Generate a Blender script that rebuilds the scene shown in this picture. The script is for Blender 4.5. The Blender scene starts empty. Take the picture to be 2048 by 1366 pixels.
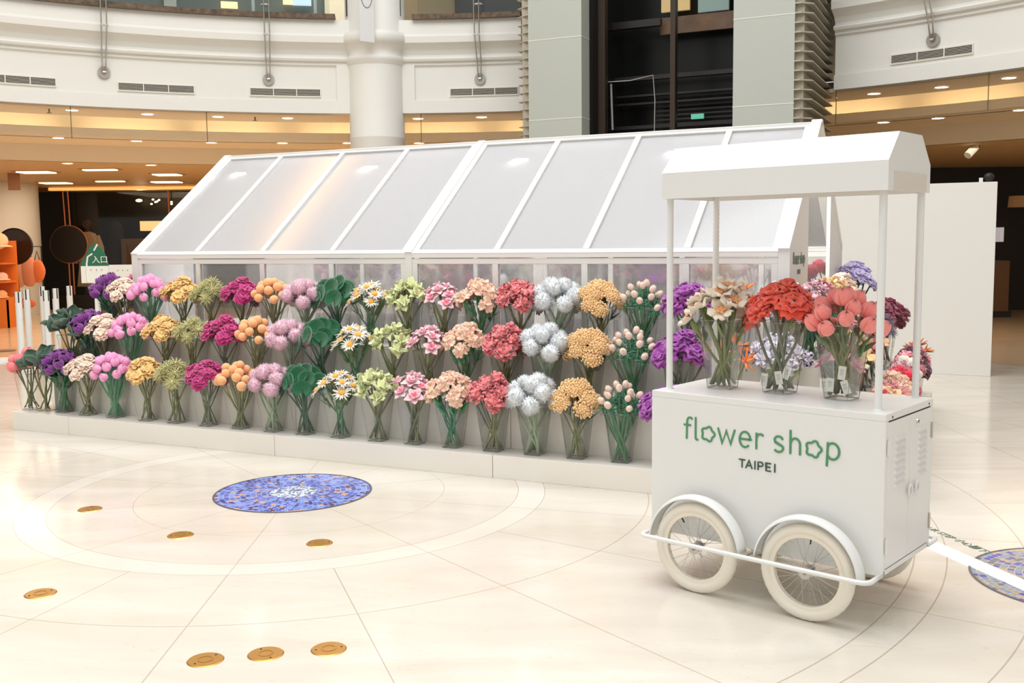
import bpy, bmesh, math, random
from math import sin, cos, pi, radians, atan2, hypot, sqrt
from mathutils import Vector, Matrix, Euler

# ------------------------------------------------------------------ camera, world, light, exposure
SC = bpy.context.scene
COL = SC.collection
W, H, FPX, PITCH, ROLL, CAMZ = 2048, 1366, 2012.46, .1003, -.0112, 1.6
cam_d = bpy.data.cameras.new('camera'); cam = bpy.data.objects.new('camera', cam_d); COL.objects.link(cam)
cam_d.sensor_width = 36; cam_d.lens = FPX/W*36; cam_d.clip_end = 200
_U = Vector((0, sin(PITCH), cos(PITCH))); _X = Vector((1, 0, 0)); _F = Vector((0, cos(PITCH), -sin(PITCH)))
_R = cos(ROLL)*_X + sin(ROLL)*_U; _V = -sin(ROLL)*_X + cos(ROLL)*_U
cam.matrix_world = Matrix(((_R.x, _V.x, -_F.x, 0), (_R.y, _V.y, -_F.y, 0), (_R.z, _V.z, -_F.z, CAMZ), (0, 0, 0, 1)))
SC.camera = cam
SC.view_settings.view_transform = 'Standard'; SC.view_settings.look = 'None'
SC.view_settings.exposure = 0.22; SC.view_settings.gamma = 1
SC.cycles.use_denoising = True
SC.cycles.max_bounces = 9; SC.cycles.diffuse_bounces = 4; SC.cycles.glossy_bounces = 3
SC.cycles.transmission_bounces = 6; SC.cycles.transparent_max_bounces = 28
SC.cycles.caustics_reflective = False; SC.cycles.caustics_refractive = False
SC.cycles.sample_clamp_indirect = 6

world = bpy.data.worlds.new('world'); SC.world = world; world.use_nodes = True
wn = world.node_tree.nodes; wl = world.node_tree.links; wn.clear()
wo = wn.new('ShaderNodeOutputWorld'); wb = wn.new('ShaderNodeBackground'); wr = wn.new('ShaderNodeValToRGB')
wt = wn.new('ShaderNodeTexCoord'); ws = wn.new('ShaderNodeSeparateXYZ')
wl.new(wt.outputs['Generated'], ws.inputs[0]); wl.new(ws.outputs[2], wr.inputs[0]); wl.new(wr.outputs[0], wb.inputs[0]); wl.new(wb.outputs[0], wo.inputs[0])
wr.color_ramp.elements[0].position = 0.0; wr.color_ramp.elements[0].color = (.50, .495, .48, 1)
wr.color_ramp.elements[1].position = .75; wr.color_ramp.elements[1].color = (1, 1, 1, 1)
e = wr.color_ramp.elements.new(.3); e.color = (.56, .555, .54, 1)
wb.inputs[1].default_value = 1.0

def area(name, loc, target, size, power, col, sy=None):
    d = bpy.data.lights.new(name, 'AREA'); o = bpy.data.objects.new(name, d); COL.objects.link(o)
    d.energy = power; d.color = col; d.size = size
    if sy: d.shape = 'RECTANGLE'; d.size_y = sy
    o.location = loc; o.rotation_euler = (Vector(target)-Vector(loc)).to_track_quat('-Z', 'Y').to_euler()
    return o
area('skylight_glow', (-1.4, 6.3, 11), (-1.4, 6.3, 0), 9, 980, (.97, .99, 1), 9)

# ------------------------------------------------------------------ helpers
def lin(c):
    r = []
    for v in c[:3]:
        v = v/255.; r.append(v/12.92 if v <= .04045 else ((v+.055)/1.055)**2.4)
    return (r[0], r[1], r[2], 1)
MATS = {}
def mat(name, col=(200, 200, 200), rough=.5, metal=0, emit=0, bump=0, bscale=60, var=0, vscale=8, sheen=0, spec=.5, coat=0):
    if name in MATS: return MATS[name]
    m = bpy.data.materials.new(name); m.use_nodes = True; nt = m.node_tree; b = nt.nodes['Principled BSDF']
    c = lin(col); b.inputs['Base Color'].default_value = c; b.inputs['Roughness'].default_value = rough
    b.inputs['Metallic'].default_value = metal; b.inputs['Specular IOR Level'].default_value = spec
    if sheen: b.inputs['Sheen Weight'].default_value = sheen; b.inputs['Sheen Roughness'].default_value = .6
    if coat: b.inputs['Coat Weight'].default_value = coat
    if emit: b.inputs['Emission Color'].default_value = c; b.inputs['Emission Strength'].default_value = emit
    tc = nt.nodes.new('ShaderNodeTexCoord')
    if var:
        n = nt.nodes.new('ShaderNodeTexNoise'); n.inputs['Scale'].default_value = vscale; n.inputs['Detail'].default_value = 3
        nt.links.new(tc.outputs['Object'], n.inputs['Vector'])
        h = nt.nodes.new('ShaderNodeHueSaturation'); h.inputs['Color'].default_value = c
        mr = nt.nodes.new('ShaderNodeMapRange'); mr.inputs[1].default_value = .3; mr.inputs[2].default_value = .7
        mr.inputs[3].default_value = 1-var; mr.inputs[4].default_value = 1+var
        nt.links.new(n.outputs[0], mr.inputs[0]); nt.links.new(mr.outputs[0], h.inputs['Value']); nt.links.new(h.outputs[0], b.inputs['Base Color'])
    if bump:
        n = nt.nodes.new('ShaderNodeTexNoise'); n.inputs['Scale'].default_value = bscale; n.inputs['Detail'].default_value = 2
        nt.links.new(tc.outputs['Object'], n.inputs['Vector'])
        bp = nt.nodes.new('ShaderNodeBump'); bp.inputs['Strength'].default_value = bump; bp.inputs['Distance'].default_value = .01
        nt.links.new(n.outputs[0], bp.inputs['Height']); nt.links.new(bp.outputs[0], b.inputs['Normal'])
    MATS[name] = m; return m

def plush(name, col):
    k = min(1.12, 253/max(col)); col = tuple(v*k for v in col)
    m = mat('plush_'+name, col, .9, bump=.5, bscale=350, var=.07, vscale=40, sheen=.5, spec=.1)
    b = m.node_tree.nodes['Principled BSDF']; b.inputs['Subsurface Weight'].default_value = .0; b.inputs['Subsurface Radius'].default_value = (1, .8, .7); b.inputs['Subsurface Scale'].default_value = .012
    return m

class MB:
    def __init__(s): s.v = []; s.f = []; s.m = []
    def add(s, vs, fs, mi=0):
        o = len(s.v); s.v += [tuple(p) for p in vs]; s.f += [tuple(i+o for i in f) for f in fs]; s.m += [mi]*len(fs); return s
    def box(s, x0, x1, y0, y1, z0, z1, mi=0, M=None):
        p = [Vector((x, y, z)) for z in (z0, z1) for x, y in ((x0, y0), (x1, y0), (x1, y1), (x0, y1))]
        if M: p = [M @ q for q in p]
        return s.add(p, [(3, 2, 1, 0), (4, 5, 6, 7), (0, 1, 5, 4), (1, 2, 6, 5), (2, 3, 7, 6), (3, 0, 4, 7)], mi)
    def beam(s, a, b, w, h, up=(0, 0, 1), mi=0):      # box section from a to b; w across, h along 'up'
        a = Vector(a); b = Vector(b); d = (b-a).normalized(); x = d.cross(Vector(up)).normalized(); y = x.cross(d).normalized()
        p = [c+x*i*w/2+y*j*h/2 for c in (a, b) for i, j in ((-1, -1), (1, -1), (1, 1), (-1, 1))]
        return s.add(p, [(3, 2, 1, 0), (4, 5, 6, 7), (0, 1, 5, 4), (1, 2, 6, 5), (2, 3, 7, 6), (3, 0, 4, 7)], mi)
    def tube(s, pts, r, n=8, mi=0, cap=True, closed=False, taper=None):
        pts = [Vector(p) for p in pts]; N = len(pts); rings = []; prev = None
        for i, p in enumerate(pts):
            if closed: d = pts[(i+1) % N]-pts[i-1]
            else: d = pts[min(i+1, N-1)]-pts[max(i-1, 0)]
            d = d.normalized()
            if prev is None:
                a = Vector((0, 0, 1)) if abs(d.z) < .9 else Vector((1, 0, 0)); x = d.cross(a).normalized()
            else: x = (prev-d*prev.dot(d)).normalized()
            prev = x; y = d.cross(x); rr = r*(taper[i] if taper else 1)
            rings.append([p+(x*cos(2*pi*k/n)+y*sin(2*pi*k/n))*rr for k in range(n)])
        vs = [q for R in rings for q in R]; fs = []
        for i in range(N if closed else N-1):
            j = (i+1) % N
            for k in range(n): fs.append((i*n+k, i*n+(k+1) % n, j*n+(k+1) % n, j*n+k))
        if cap and not closed: fs += [tuple(range(n))[::-1], tuple(range((N-1)*n, N*n))]
        return s.add(vs, fs, mi)
    def lathe(s, prof, n=24, M=None, mi=0, a0=0, a1=2*pi, closed_prof=False):   # prof: (r, z)
        full = abs(a1-a0-2*pi) < 1e-6; K = n if full else n+1; vs = []; P = len(prof)
        for k in range(K):
            a = a0+(a1-a0)*k/n
            for r, z in prof:
                q = Vector((r*cos(a), r*sin(a), z)); vs.append(M @ q if M else q)
        fs = []
        for k in range(n):
            k2 = (k+1) % K
            for i in range(P if closed_prof else P-1):
                i2 = (i+1) % P; fs.append((k*P+i, k2*P+i, k2*P+i2, k*P+i2))
        if closed_prof and not full: fs += [tuple(range(P))[::-1], tuple(range(n*P, n*P+P))]
        return s.add(vs, fs, mi)
    def prism(s, poly, thick, M, mi=0):       # poly in local xy, extruded +z by thick
        n = len(poly); vs = [M @ Vector((x, y, z)) for z in (0, thick) for x, y in poly]
        return s.add(vs, [tuple(range(n))[::-1], tuple(range(n, 2*n))]+[(i, (i+1) % n, n+(i+1) % n, n+i) for i in range(n)], mi)
    def ball(s, c, r, nu=10, nv=7, sc=(1, 1, 1), M=None, mi=0, noise=0, rnd=None):
        vs = []; fs = []
        for j in range(1, nv):
            t = pi*j/nv
            for i in range(nu):
                a = 2*pi*i/nu; k = r*(1+(rnd.uniform(-noise, noise) if noise else 0))
                vs.append(Vector((sin(t)*cos(a)*k*sc[0], sin(t)*sin(a)*k*sc[1], cos(t)*k*sc[2])))
        vs += [Vector((0, 0, r*sc[2])), Vector((0, 0, -r*sc[2]))]
        for j in range(nv-2):
            for i in range(nu): fs.append((j*nu+i, (j+1)*nu+i, (j+1)*nu+(i+1) % nu, j*nu+(i+1) % nu))
        T = len(vs)-2
        for i in range(nu): fs.append((T, i, (i+1) % nu)); fs.append((T+1, (nv-2)*nu+(i+1) % nu, (nv-2)*nu+i))
        vs = [(M @ v if M else v)+Vector(c) for v in vs]
        return s.add(vs, fs, mi)
    def mesh(s, name, mats, smooth=False):
        me = bpy.data.meshes.new(name); me.from_pydata([tuple(v) for v in s.v], [], s.f); me.update()
        for m in (mats if isinstance(mats, (list, tuple)) else [mats]): me.materials.append(m)
        me.polygons.foreach_set('material_index', s.m)
        bm = bmesh.new(); bm.from_mesh(me); bmesh.ops.recalc_face_normals(bm, faces=bm.faces); bm.to_mesh(me); bm.free()
        if smooth: me.polygons.foreach_set('use_smooth', [True]*len(me.polygons))
        return me
    def build(s, name, mats, parent=None, smooth=False, bevel=0, M=None, **tg):
        o = bpy.data.objects.new(name, s.mesh(name, mats, smooth)); COL.objects.link(o)
        if parent: o.parent = parent
        if M: o.matrix_local = M
        if bevel:
            b = o.modifiers.new('bevel', 'BEVEL'); b.width = bevel; b.segments = 2; b.limit_method = 'ANGLE'; b.angle_limit = .6
        tag(o, **tg); return o
def tag(o, label=None, cat=None, group=None, kind=None):
    if label: o['label'] = label
    if cat: o['category'] = cat
    if group: o['group'] = group
    if kind: o['kind'] = kind
    return o
def empty(name, M, label=None, cat=None, group=None, kind=None):
    o = bpy.data.objects.new(name, None); COL.objects.link(o); o.matrix_world = M; o.empty_display_size = .05
    return tag(o, label, cat, group, kind)
def inst(name, mesh, parent, M):
    o = bpy.data.objects.new(name, mesh); COL.objects.link(o); o.parent = parent; o.matrix_local = M; return o
def T(x, y, z): return Matrix.Translation((x, y, z))
def RZ(a): return Matrix.Rotation(a, 4, 'Z')
def RX(a): return Matrix.Rotation(a, 4, 'X')
def RY(a): return Matrix.Rotation(a, 4, 'Y')

# where things stand, measured off the camera's view of the floor and of known planes
def ray(px, py):
    X = (px-W/2)/FPX; Y = -(py-H/2)/FPX
    return _F+_R*X+_V*Y
def onz(px, py, z=0):
    d = ray(px, py); return Vector((0, 0, CAMZ))+d*((z-CAMZ)/d.z)
def aty(px, py, y):
    d = ray(px, py); return Vector((0, 0, CAMZ))+d*(y/d.y)
AC = Vector((-1.42, 6.36)); AR = 9.5                       # centre and radius of the round atrium
def onr(px, py, r=AR):
    d = ray(px, py); a = d.x**2+d.y**2; b = -(d.x*AC.x+d.y*AC.y); c = AC.x**2+AC.y**2-r*r
    t = (-b+sqrt(b*b-a*c))/a; P = Vector((0, 0, CAMZ))+d*t; return P, atan2(P.y-AC.y, P.x-AC.x)
GA = -.4427; GM = T(-3.4027, 9.05, 0) @ RZ(GA)             # greenhouse frame: u along, v back
CA = -.7215; CM = T(.6547, 4.6803, 0) @ RZ(CA)             # cart frame
def onplane(px, py, M, axis, val):
    n = (M.to_3x3() @ Vector((1, 0, 0) if axis == 0 else (0, 1, 0))); d = ray(px, py); o = Vector((0, 0, CAMZ))
    P0 = M @ Vector((val, 0, 0) if axis == 0 else (0, val, 0)); return M.inverted() @ (o+d*((P0-o).dot(n)/d.dot(n)))

WHITE = mat('white_paint', (228, 227, 224), .42)
WHITE2 = mat('white_powder_coat', (228, 229, 227), .3, coat=.15)
CREAM = mat('cream_wall_paint', (227, 225, 218), .6)
STEEL = mat('brushed_steel', (200, 195, 188), .3, metal=1)

# ------------------------------------------------------------------ floor
def floor_material():
    m = bpy.data.materials.new('cream_marble_with_ring_joints'); m.use_nodes = True; nt = m.node_tree; N = nt.nodes; L = nt.links
    b = N['Principled BSDF']; b.inputs['Roughness'].default_value = .16; b.inputs['Specular IOR Level'].default_value = .35
    def M(op, a, b_=None, c=None):
        n = N.new('ShaderNodeMath'); n.operation = op
        for i, v in enumerate((a, b_, c)):
            if v is None: continue
            if isinstance(v, (int, float)): n.inputs[i].default_value = v
            else: L.new(v, n.inputs[i])
        return n.outputs[0]
    def mix(f, a, c):
        n = N.new('ShaderNodeMix'); n.data_type = 'RGBA'
        if isinstance(f, (int, float)): n.inputs[0].default_value = f
        else: L.new(f, n.inputs[0])
        for i, v in ((6, a), (7, c)):
            if isinstance(v, tuple): n.inputs[i].default_value = v
            else: L.new(v, n.inputs[i])
        return n.outputs[2]
    geo = N.new('ShaderNodeNewGeometry'); sep = N.new('ShaderNodeSeparateXYZ'); L.new(geo.outputs['Position'], sep.inputs[0])
    x = M('SUBTRACT', sep.outputs[0], AC.x); y = M('SUBTRACT', sep.outputs[1], AC.y)
    r = M('SQRT', M('ADD', M('MULTIPLY', x, x), M('MULTIPLY', y, y))); a = M('ARCTAN2', y, x)
    line = None
    def addl(v):
        nonlocal line
        line = v if line is None else M('MAXIMUM', line, v)
    for R0, w in ((.97, .003), (1.45, .004), (1.62, .004), (2.27, .005), (3.72, .006), (3.87, .006), (4.25, .006), (6.0, .006)):
        addl(M('LESS_THAN', M('ABSOLUTE', M('SUBTRACT', r, R0)), w*.6))
    def seams(step, off, r0, r1, w):
        k = M('MULTIPLY', M('PINGPONG', M('ADD', a, -off+2*pi), step/2), 1)      # distance to nearest multiple
        d = M('MULTIPLY', k, r); v = M('LESS_THAN', d, w)
        return M('MULTIPLY', v, M('MULTIPLY', M('GREATER_THAN', r, r0), M('LESS_THAN', r, r1)))
    addl(seams(radians(18), radians(-89), 1.62, 4.25, .0028)); addl(seams(radians(36), radians(-89), .5, 1.62, .0022))
    bx = M('MULTIPLY', M('PINGPONG', M('ADD', sep.outputs[0], 40.0-2.83), .6), 1); by = M('PINGPONG', M('ADD', sep.outputs[1], 40.0), .45)
    addl(M('MULTIPLY', M('LESS_THAN', M('MINIMUM', bx, by), .003), M('GREATER_THAN', r, 4.25)))
    n1 = N.new('ShaderNodeTexNoise'); n1.inputs['Scale'].default_value = 1.1; n1.inputs['Detail'].default_value = 8; n1.inputs['Distortion'].default_value = 1.2
    mp = N.new('ShaderNodeMapping'); mp.inputs['Scale'].default_value = (.7, 2.2, 1); mp.inputs['Rotation'].default_value = (0, 0, .25)
    L.new(geo.outputs['Position'], mp.inputs[0]); L.new(mp.outputs[0], n1.inputs['Vector'])
    rp = N.new('ShaderNodeValToRGB'); L.new(n1.outputs[0], rp.inputs[0])
    rp.color_ramp.elements[0].position = .3; rp.color_ramp.elements[0].color = lin((208, 200, 186))
    rp.color_ramp.elements[1].position = .68; rp.color_ramp.elements[1].color = lin((220, 214, 204))
    # thin veins
    n2 = N.new('ShaderNodeTexNoise'); n2.inputs['Scale'].default_value = 2.3; n2.inputs['Detail'].default_value = 6; n2.inputs['Distortion'].default_value = 2.5
    L.new(mp.outputs[0], n2.inputs['Vector'])
    vein = M('LESS_THAN', M('ABSOLUTE', M('SUBTRACT', n2.outputs[0], .5)), .0035)
    col = mix(M('MULTIPLY', vein, .16), rp.outputs[0], lin((170, 140, 100)))
    band = M('MULTIPLY', M('GREATER_THAN', r, 1.45), M('LESS_THAN', r, 1.62))
    col = mix(M('MULTIPLY', band, .4), col, lin((230, 226, 218)))
    far = M('GREATER_THAN', r, 9.6); col = mix(M('MULTIPLY', far, .6), col, lin((205, 165, 110)))
    col = mix(M('MULTIPLY', line, .55), col, lin((150, 130, 100)))
    L.new(col, b.inputs['Base Color'])
    return m
f = MB().box(-30, 30, -4, 34, -.12, 0).build('floor', floor_material(), kind='structure')

# round mosaic inlays
def mosaic_mat(name, inner, edge, r_in):
    m = bpy.data.materials.new(name); m.use_nodes = True; N = m.node_tree.nodes; L = m.node_tree.links; b = N['Principled BSDF']; b.inputs['Roughness'].default_value = .2
    tc = N.new('ShaderNodeTexCoord'); sp = N.new('ShaderNodeSeparateXYZ'); L.new(tc.outputs['Object'], sp.inputs[0])
    def M(op, a, c=None):
        n = N.new('ShaderNodeMath'); n.operation = op
        for i, v in enumerate((a, c)):
            if v is None: continue
            if isinstance(v, (int, float)): n.inputs[i].default_value = v
            else: L.new(v, n.inputs[i])
        return n.outputs[0]
    r = M('SQRT', M('ADD', M('MULTIPLY', sp.outputs[0], sp.outputs[0]), M('MULTIPLY', sp.outputs[1], sp.outputs[1])))
    ang = M('DIVIDE', M('ADD', M('ARCTAN2', sp.outputs[1], sp.outputs[0]), pi), 2*pi)
    rr = M('MULTIPLY', r, 30.0); ir = M('FLOOR', rr); fr = M('FRACT', rr)
    na = 78.0
    aa = M('ADD', M('MULTIPLY', ang, na), M('MULTIPLY', ir, .37)); ia = M('FLOOR', aa); fa = M('FRACT', aa)
    cx = N.new('ShaderNodeCombineXYZ'); L.new(ir, cx.inputs[0]); L.new(ia, cx.inputs[1])
    wn_ = N.new('ShaderNodeTexWhiteNoise'); wn_.noise_dimensions = '2D'; L.new(cx.outputs[0], wn_.inputs['Vector'])
    rp = N.new('ShaderNodeValToRGB'); rp.color_ramp.interpolation = 'CONSTANT'; L.new(wn_.outputs['Value'], rp.inputs[0])
    cols = inner
    E_ = rp.color_ramp.elements
    E_[0].position = 0; E_[0].color = lin(cols[0][1]); E_[1].position = cols[1][0]; E_[1].color = lin(cols[1][1])
    for p, c in cols[2:]: q = E_.new(p); q.color = lin(c)
    grout = M('MAXIMUM', M('LESS_THAN', fr, .09), M('LESS_THAN', fa, .09))
    mx = N.new('ShaderNodeMix'); mx.data_type = 'RGBA'; L.new(M('MULTIPLY', grout, .8), mx.inputs[0]); L.new(rp.outputs[0], mx.inputs[6]); mx.inputs[7].default_value = lin((200, 205, 222))
    vo = N.new('ShaderNodeTexVoronoi'); vo.inputs['Scale'].default_value = 62; L.new(tc.outputs['Object'], vo.inputs['Vector'])
    vr = N.new('ShaderNodeValToRGB'); vr.color_ramp.interpolation = 'CONSTANT'; L.new(vo.outputs['Color'], vr.inputs[0])
    vr.color_ramp.elements[0].color = lin(edge[0]); vr.color_ramp.elements[1].position = .45; vr.color_ramp.elements[1].color = lin(edge[1])
    m2 = N.new('ShaderNodeMix'); m2.data_type = 'RGBA'; L.new(M('LESS_THAN', r, r_in), m2.inputs[0]); L.new(mx.outputs[2], m2.inputs[6]); L.new(vr.outputs[0], m2.inputs[7])
    L.new(m2.outputs[2], b.inputs['Base Color']); return m
def mosaic(loc, mt, label):
    e = empty('mosaic_inlay', T(loc[0], loc[1], 0), label, 'floor mosaic')
    MB().lathe([(0, .0025), (.492, .0025), (.492, 0)], 96).build('mosaic_field', mt, e)
    MB().lathe([(.490, .0), (.490, .004), (.502, .004), (.502, 0)], 96).build('metal_rim', mat('zinc_trim', (120, 122, 130), .4, metal=.7), e)
mosaic(AC, mosaic_mat('blue_mosaic', [(0, (78, 96, 190)), (.28, (128, 152, 224)), (.52, (104, 128, 212)), (.72, (52, 44, 110)), (.8, (74, 50, 100)), (.87, (214, 160, 120)), (.94, (60, 70, 170))], ((120, 130, 160), (214, 222, 238)), .15),
       'round blue and orange mosaic set in the floor before the flower steps')
mosaic((2.65, 4.52), mosaic_mat('grey_blue_mosaic', [(0, (150, 150, 150)), (.3, (120, 140, 170)), (.5, (160, 150, 130)), (.66, (100, 100, 110)), (.76, (196, 160, 128)), (.88, (60, 70, 170))], ((200, 196, 180), (228, 224, 208)), .19),
       'round grey mosaic partly under the white cable cover at the frame edge')

# brass floor discs
BRASS = mat('brass', (205, 160, 90), .35, metal=.85)
bd = [(180, 1018.5, .071, 'brass floor disc farthest from the camera, left of the blue mosaic'), (361, 1070.5, .071, 'brass floor disc just below left of the blue mosaic'),
      (639, 1086.5, .071, 'brass floor disc just below right of the blue mosaic'), (81, 1187.5, .071, 'brass floor disc alone near the left frame edge'),
      (411, 1320.5, .071, 'leftmost of three brass floor discs in the nearest row'), (531.5, 1308.5, .071, 'middle of three brass floor discs in the nearest row'), (657.5, 1298.5, .071, 'rightmost of three brass floor discs in the nearest row')]
cover = MB().lathe([(0, .004), (.066, .004), (.071, 0)], 40).mesh('cover', BRASS)
ring = MB().lathe([(.026, .0042), (.026, .0055), (.03, .0055), (.03, .0042)], 28, closed_prof=True).mesh('inner_ring', BRASS)
scr = MB().lathe([(0, .0056), (.004, .0056), (.004, .004)], 10).mesh('screws', mat('dark_screw', (70, 50, 30), .5))
for x, y, r, lb in bd:
    P = onz(x, y); e = empty('floor_disc', T(P.x, P.y, 0) @ RZ(x*.01), lb, 'floor disc', 'brass discs in the floor')
    inst('cover', cover, e, Matrix()); inst('inner_ring', ring, e, Matrix()); inst('screw', scr, e, T(.05, 0, 0)); inst('screw', scr, e, T(-.05, 0, 0))

# ------------------------------------------------------------------ strokes (lettering)
def arc(cx, cy, rx, ry, a0, a1, n=14): return [(cx+rx*cos(radians(a0+(a1-a0)*i/n)), cy+ry*sin(radians(a0+(a1-a0)*i/n))) for i in range(n+1)]
def flowerO(cx, cy, r): return [(cx+r*(1+.13*cos(5*t-.2))*cos(t), cy+r*(1+.13*cos(5*t-.2))*sin(t)) for t in [2*pi*i/60 for i in range(60)]]+[(cx+r*(1+.13*cos(-.2)), cy)]
LOGO = [  # metres in the cart's own front plane (u, z)
    [(.191, .688), (.1935, .765)]+arc(.2085, .769, .0145, .0155, 175, 45, 8), [(.179, .749), (.211, .749)],
    [(.238, .786), (.238, .695)]+arc(.247, .695, .009, .009, 180, 285, 6),
    flowerO(.302, .719, .0305),
    [(.354, .751), (.375, .687), (.395, .745), (.416, .687), (.436, .751)],
    [(.461, .718), (.512, .718)]+arc(.487, .717, .026, .034, 0, 310, 24),
    [(.542, .750), (.542, .684)], [(.542, .728)]+arc(.561, .729, .018, .020, 170, 50, 8),
    arc(.647, .733, .019, .017, 25, 180, 10)+[(.631, .724), (.664, .709)]+arc(.647, .700, .021, .0175, 20, -140, 12),
    [(.701, .781), (.701, .684)], [(.701, .722)]+arc(.7235, .724, .0215, .026, 170, 10, 12)+[(.745, .684)],
    flowerO(.805, .715, .0315),
    [(.867, .749), (.864, .654)], [(.867, .735)]+arc(.889, .716, .0275, .034, 125, -125, 20)+[(.866, .697)]]
TAIPEI = [[(.461, .6255), (.488, .6255)], [(.4745, .6255), (.4745, .592)], [(.493, .592), (.508, .6255), (.523, .592)], [(.498, .603), (.518, .603)],
          [(.537, .6255), (.537, .592)], [(.552, .592), (.552, .6255), (.564, .6255)]+arc(.565, .6165, .010, .009, 90, -90, 8)+[(.552, .6075)],
          [(.611, .6255), (.590, .6255), (.590, .592), (.611, .592)], [(.590, .609), (.608, .609)], [(.631, .6255), (.631, .592)]]
def strokes(mb, S, w, M, thick=.0015):      # flat ribbons with round ends, local (x, y) -> M
    for si, pl in enumerate(S):
        thick *= 1.03; pts = []
        for p in pl:
            if not pts or hypot(p[0]-pts[-1][0], p[1]-pts[-1][1]) > 1e-5: pts.append(p)
        closed = hypot(pl[0][0]-pl[-1][0], pl[0][1]-pl[-1][1]) < w*.5 and len(pl) > 20
        L_ = []; R_ = []
        n = len(pts)
        for i, p in enumerate(pts):
            a = pts[i-1] if i else (pts[-2] if closed else pts[0]); b = pts[i+1] if i < n-1 else (pts[1] if closed else pts[-1])
            d = Vector((b[0]-a[0], b[1]-a[1])); d.normalize(); k = w/2
            if 0 < i < n-1:
                d1 = Vector((p[0]-a[0], p[1]-a[1])).normalized(); c = max(.45, d1.dot(d)); k = w/2/c
            L_.append((p[0]-d.y*k, p[1]+d.x*k)); R_.append((p[0]+d.y*k, p[1]-d.x*k))
        vs = [M @ Vector((q[0], q[1], z)) for z in (0, thick) for q in L_+R_]; fs = []; N2 = 2*n
        for i in range(n-1):
            for o in (0, N2): fs.append((o+i, o+i+1, o+n+i+1, o+n+i))
            fs += [(i, i+1, N2+i+1, N2+i), (n+i, n+i+1, N2+n+i+1, N2+n+i)]
        mb.add(vs, fs)
        if not closed:
            for p in (pts[0], pts[-1]):
                mb.prism([(p[0]+w/2*cos(2*pi*k/12), p[1]+w/2*sin(2*pi*k/12)) for k in range(12)], thick*.97, M)
    return mb

# ------------------------------------------------------------------ greenhouse
GLEN, GDEP, ZE, ZR = 5.776, 2.578, 1.505, 2.462
def polycarb():
    m = bpy.data.materials.new('fluted_polycarbonate'); m.use_nodes = True; N = m.node_tree.nodes; L = m.node_tree.links; N.clear()
    out = N.new('ShaderNodeOutputMaterial'); tc = N.new('ShaderNodeTexCoord')
    wv = N.new('ShaderNodeTexWave'); wv.wave_type = 'BANDS'; wv.bands_direction = 'X'; wv.inputs['Scale'].default_value = 32; wv.inputs['Distortion'].default_value = 0
    L.new(tc.outputs['Object'], wv.inputs['Vector'])
    rf = N.new('ShaderNodeBsdfRefraction'); rf.inputs['IOR'].default_value = 1.12; rf.inputs['Roughness'].default_value = .22; rf.inputs['Color'].default_value = (.97, .97, .98, 1)
    tr = N.new('ShaderNodeBsdfTransparent'); tr.inputs[0].default_value = (.97, .97, .98, 1)
    m1 = N.new('ShaderNodeMixShader'); m1.inputs[0].default_value = REFR; L.new(rf.outputs[0], m1.inputs[2]); L.new(tr.outputs[0], m1.inputs[1])
    df = N.new('ShaderNodeBsdfDiffuse'); df.inputs[0].default_value = (.95, .95, .97, 1); tl = N.new('ShaderNodeBsdfTranslucent'); tl.inputs[0].default_value = (.95, .95, .97, 1)
    m2 = N.new('ShaderNodeMixShader'); m2.inputs[0].default_value = .36; L.new(df.outputs[0], m2.inputs[1]); L.new(tl.outputs[0], m2.inputs[2])
    mr = N.new('ShaderNodeMapRange'); mr.inputs[3].default_value = PCLO; mr.inputs[4].default_value = PCHI; L.new(wv.outputs[1], mr.inputs[0])
    m3 = N.new('ShaderNodeMixShader'); L.new(mr.outputs[0], m3.inputs[0]); L.new(m1.outputs[0], m3.inputs[1]); L.new(m2.outputs[0], m3.inputs[2])
    gl = N.new('ShaderNodeBsdfGlossy'); gl.inputs['Roughness'].default_value = .12
    fr = N.new('ShaderNodeFresnel'); fr.inputs[0].default_value = 1.4
    m4 = N.new('ShaderNodeMixShader'); L.new(fr.outputs[0], m4.inputs[0]); L.new(m3.outputs[0], m4.inputs[1]); L.new(gl.outputs[0], m4.inputs[2])
    L.new(m4.outputs[0], out.inputs[0]); return m
PCLO, PCHI, REFR = .42, .82, .0
POLY = polycarb(); PCLO, PCHI, REFR = .0, .20, .3
POLYW = polycarb(); POLYW.name = 'fluted_wall_polycarbonate'
gh = empty('greenhouse', GM, 'long white framed greenhouse with ribbed clear roof standing inside the flower steps', 'greenhouse')
ang = atan2(ZR-ZE, GDEP/2); slope = hypot(ZR-ZE, GDEP/2)
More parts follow.
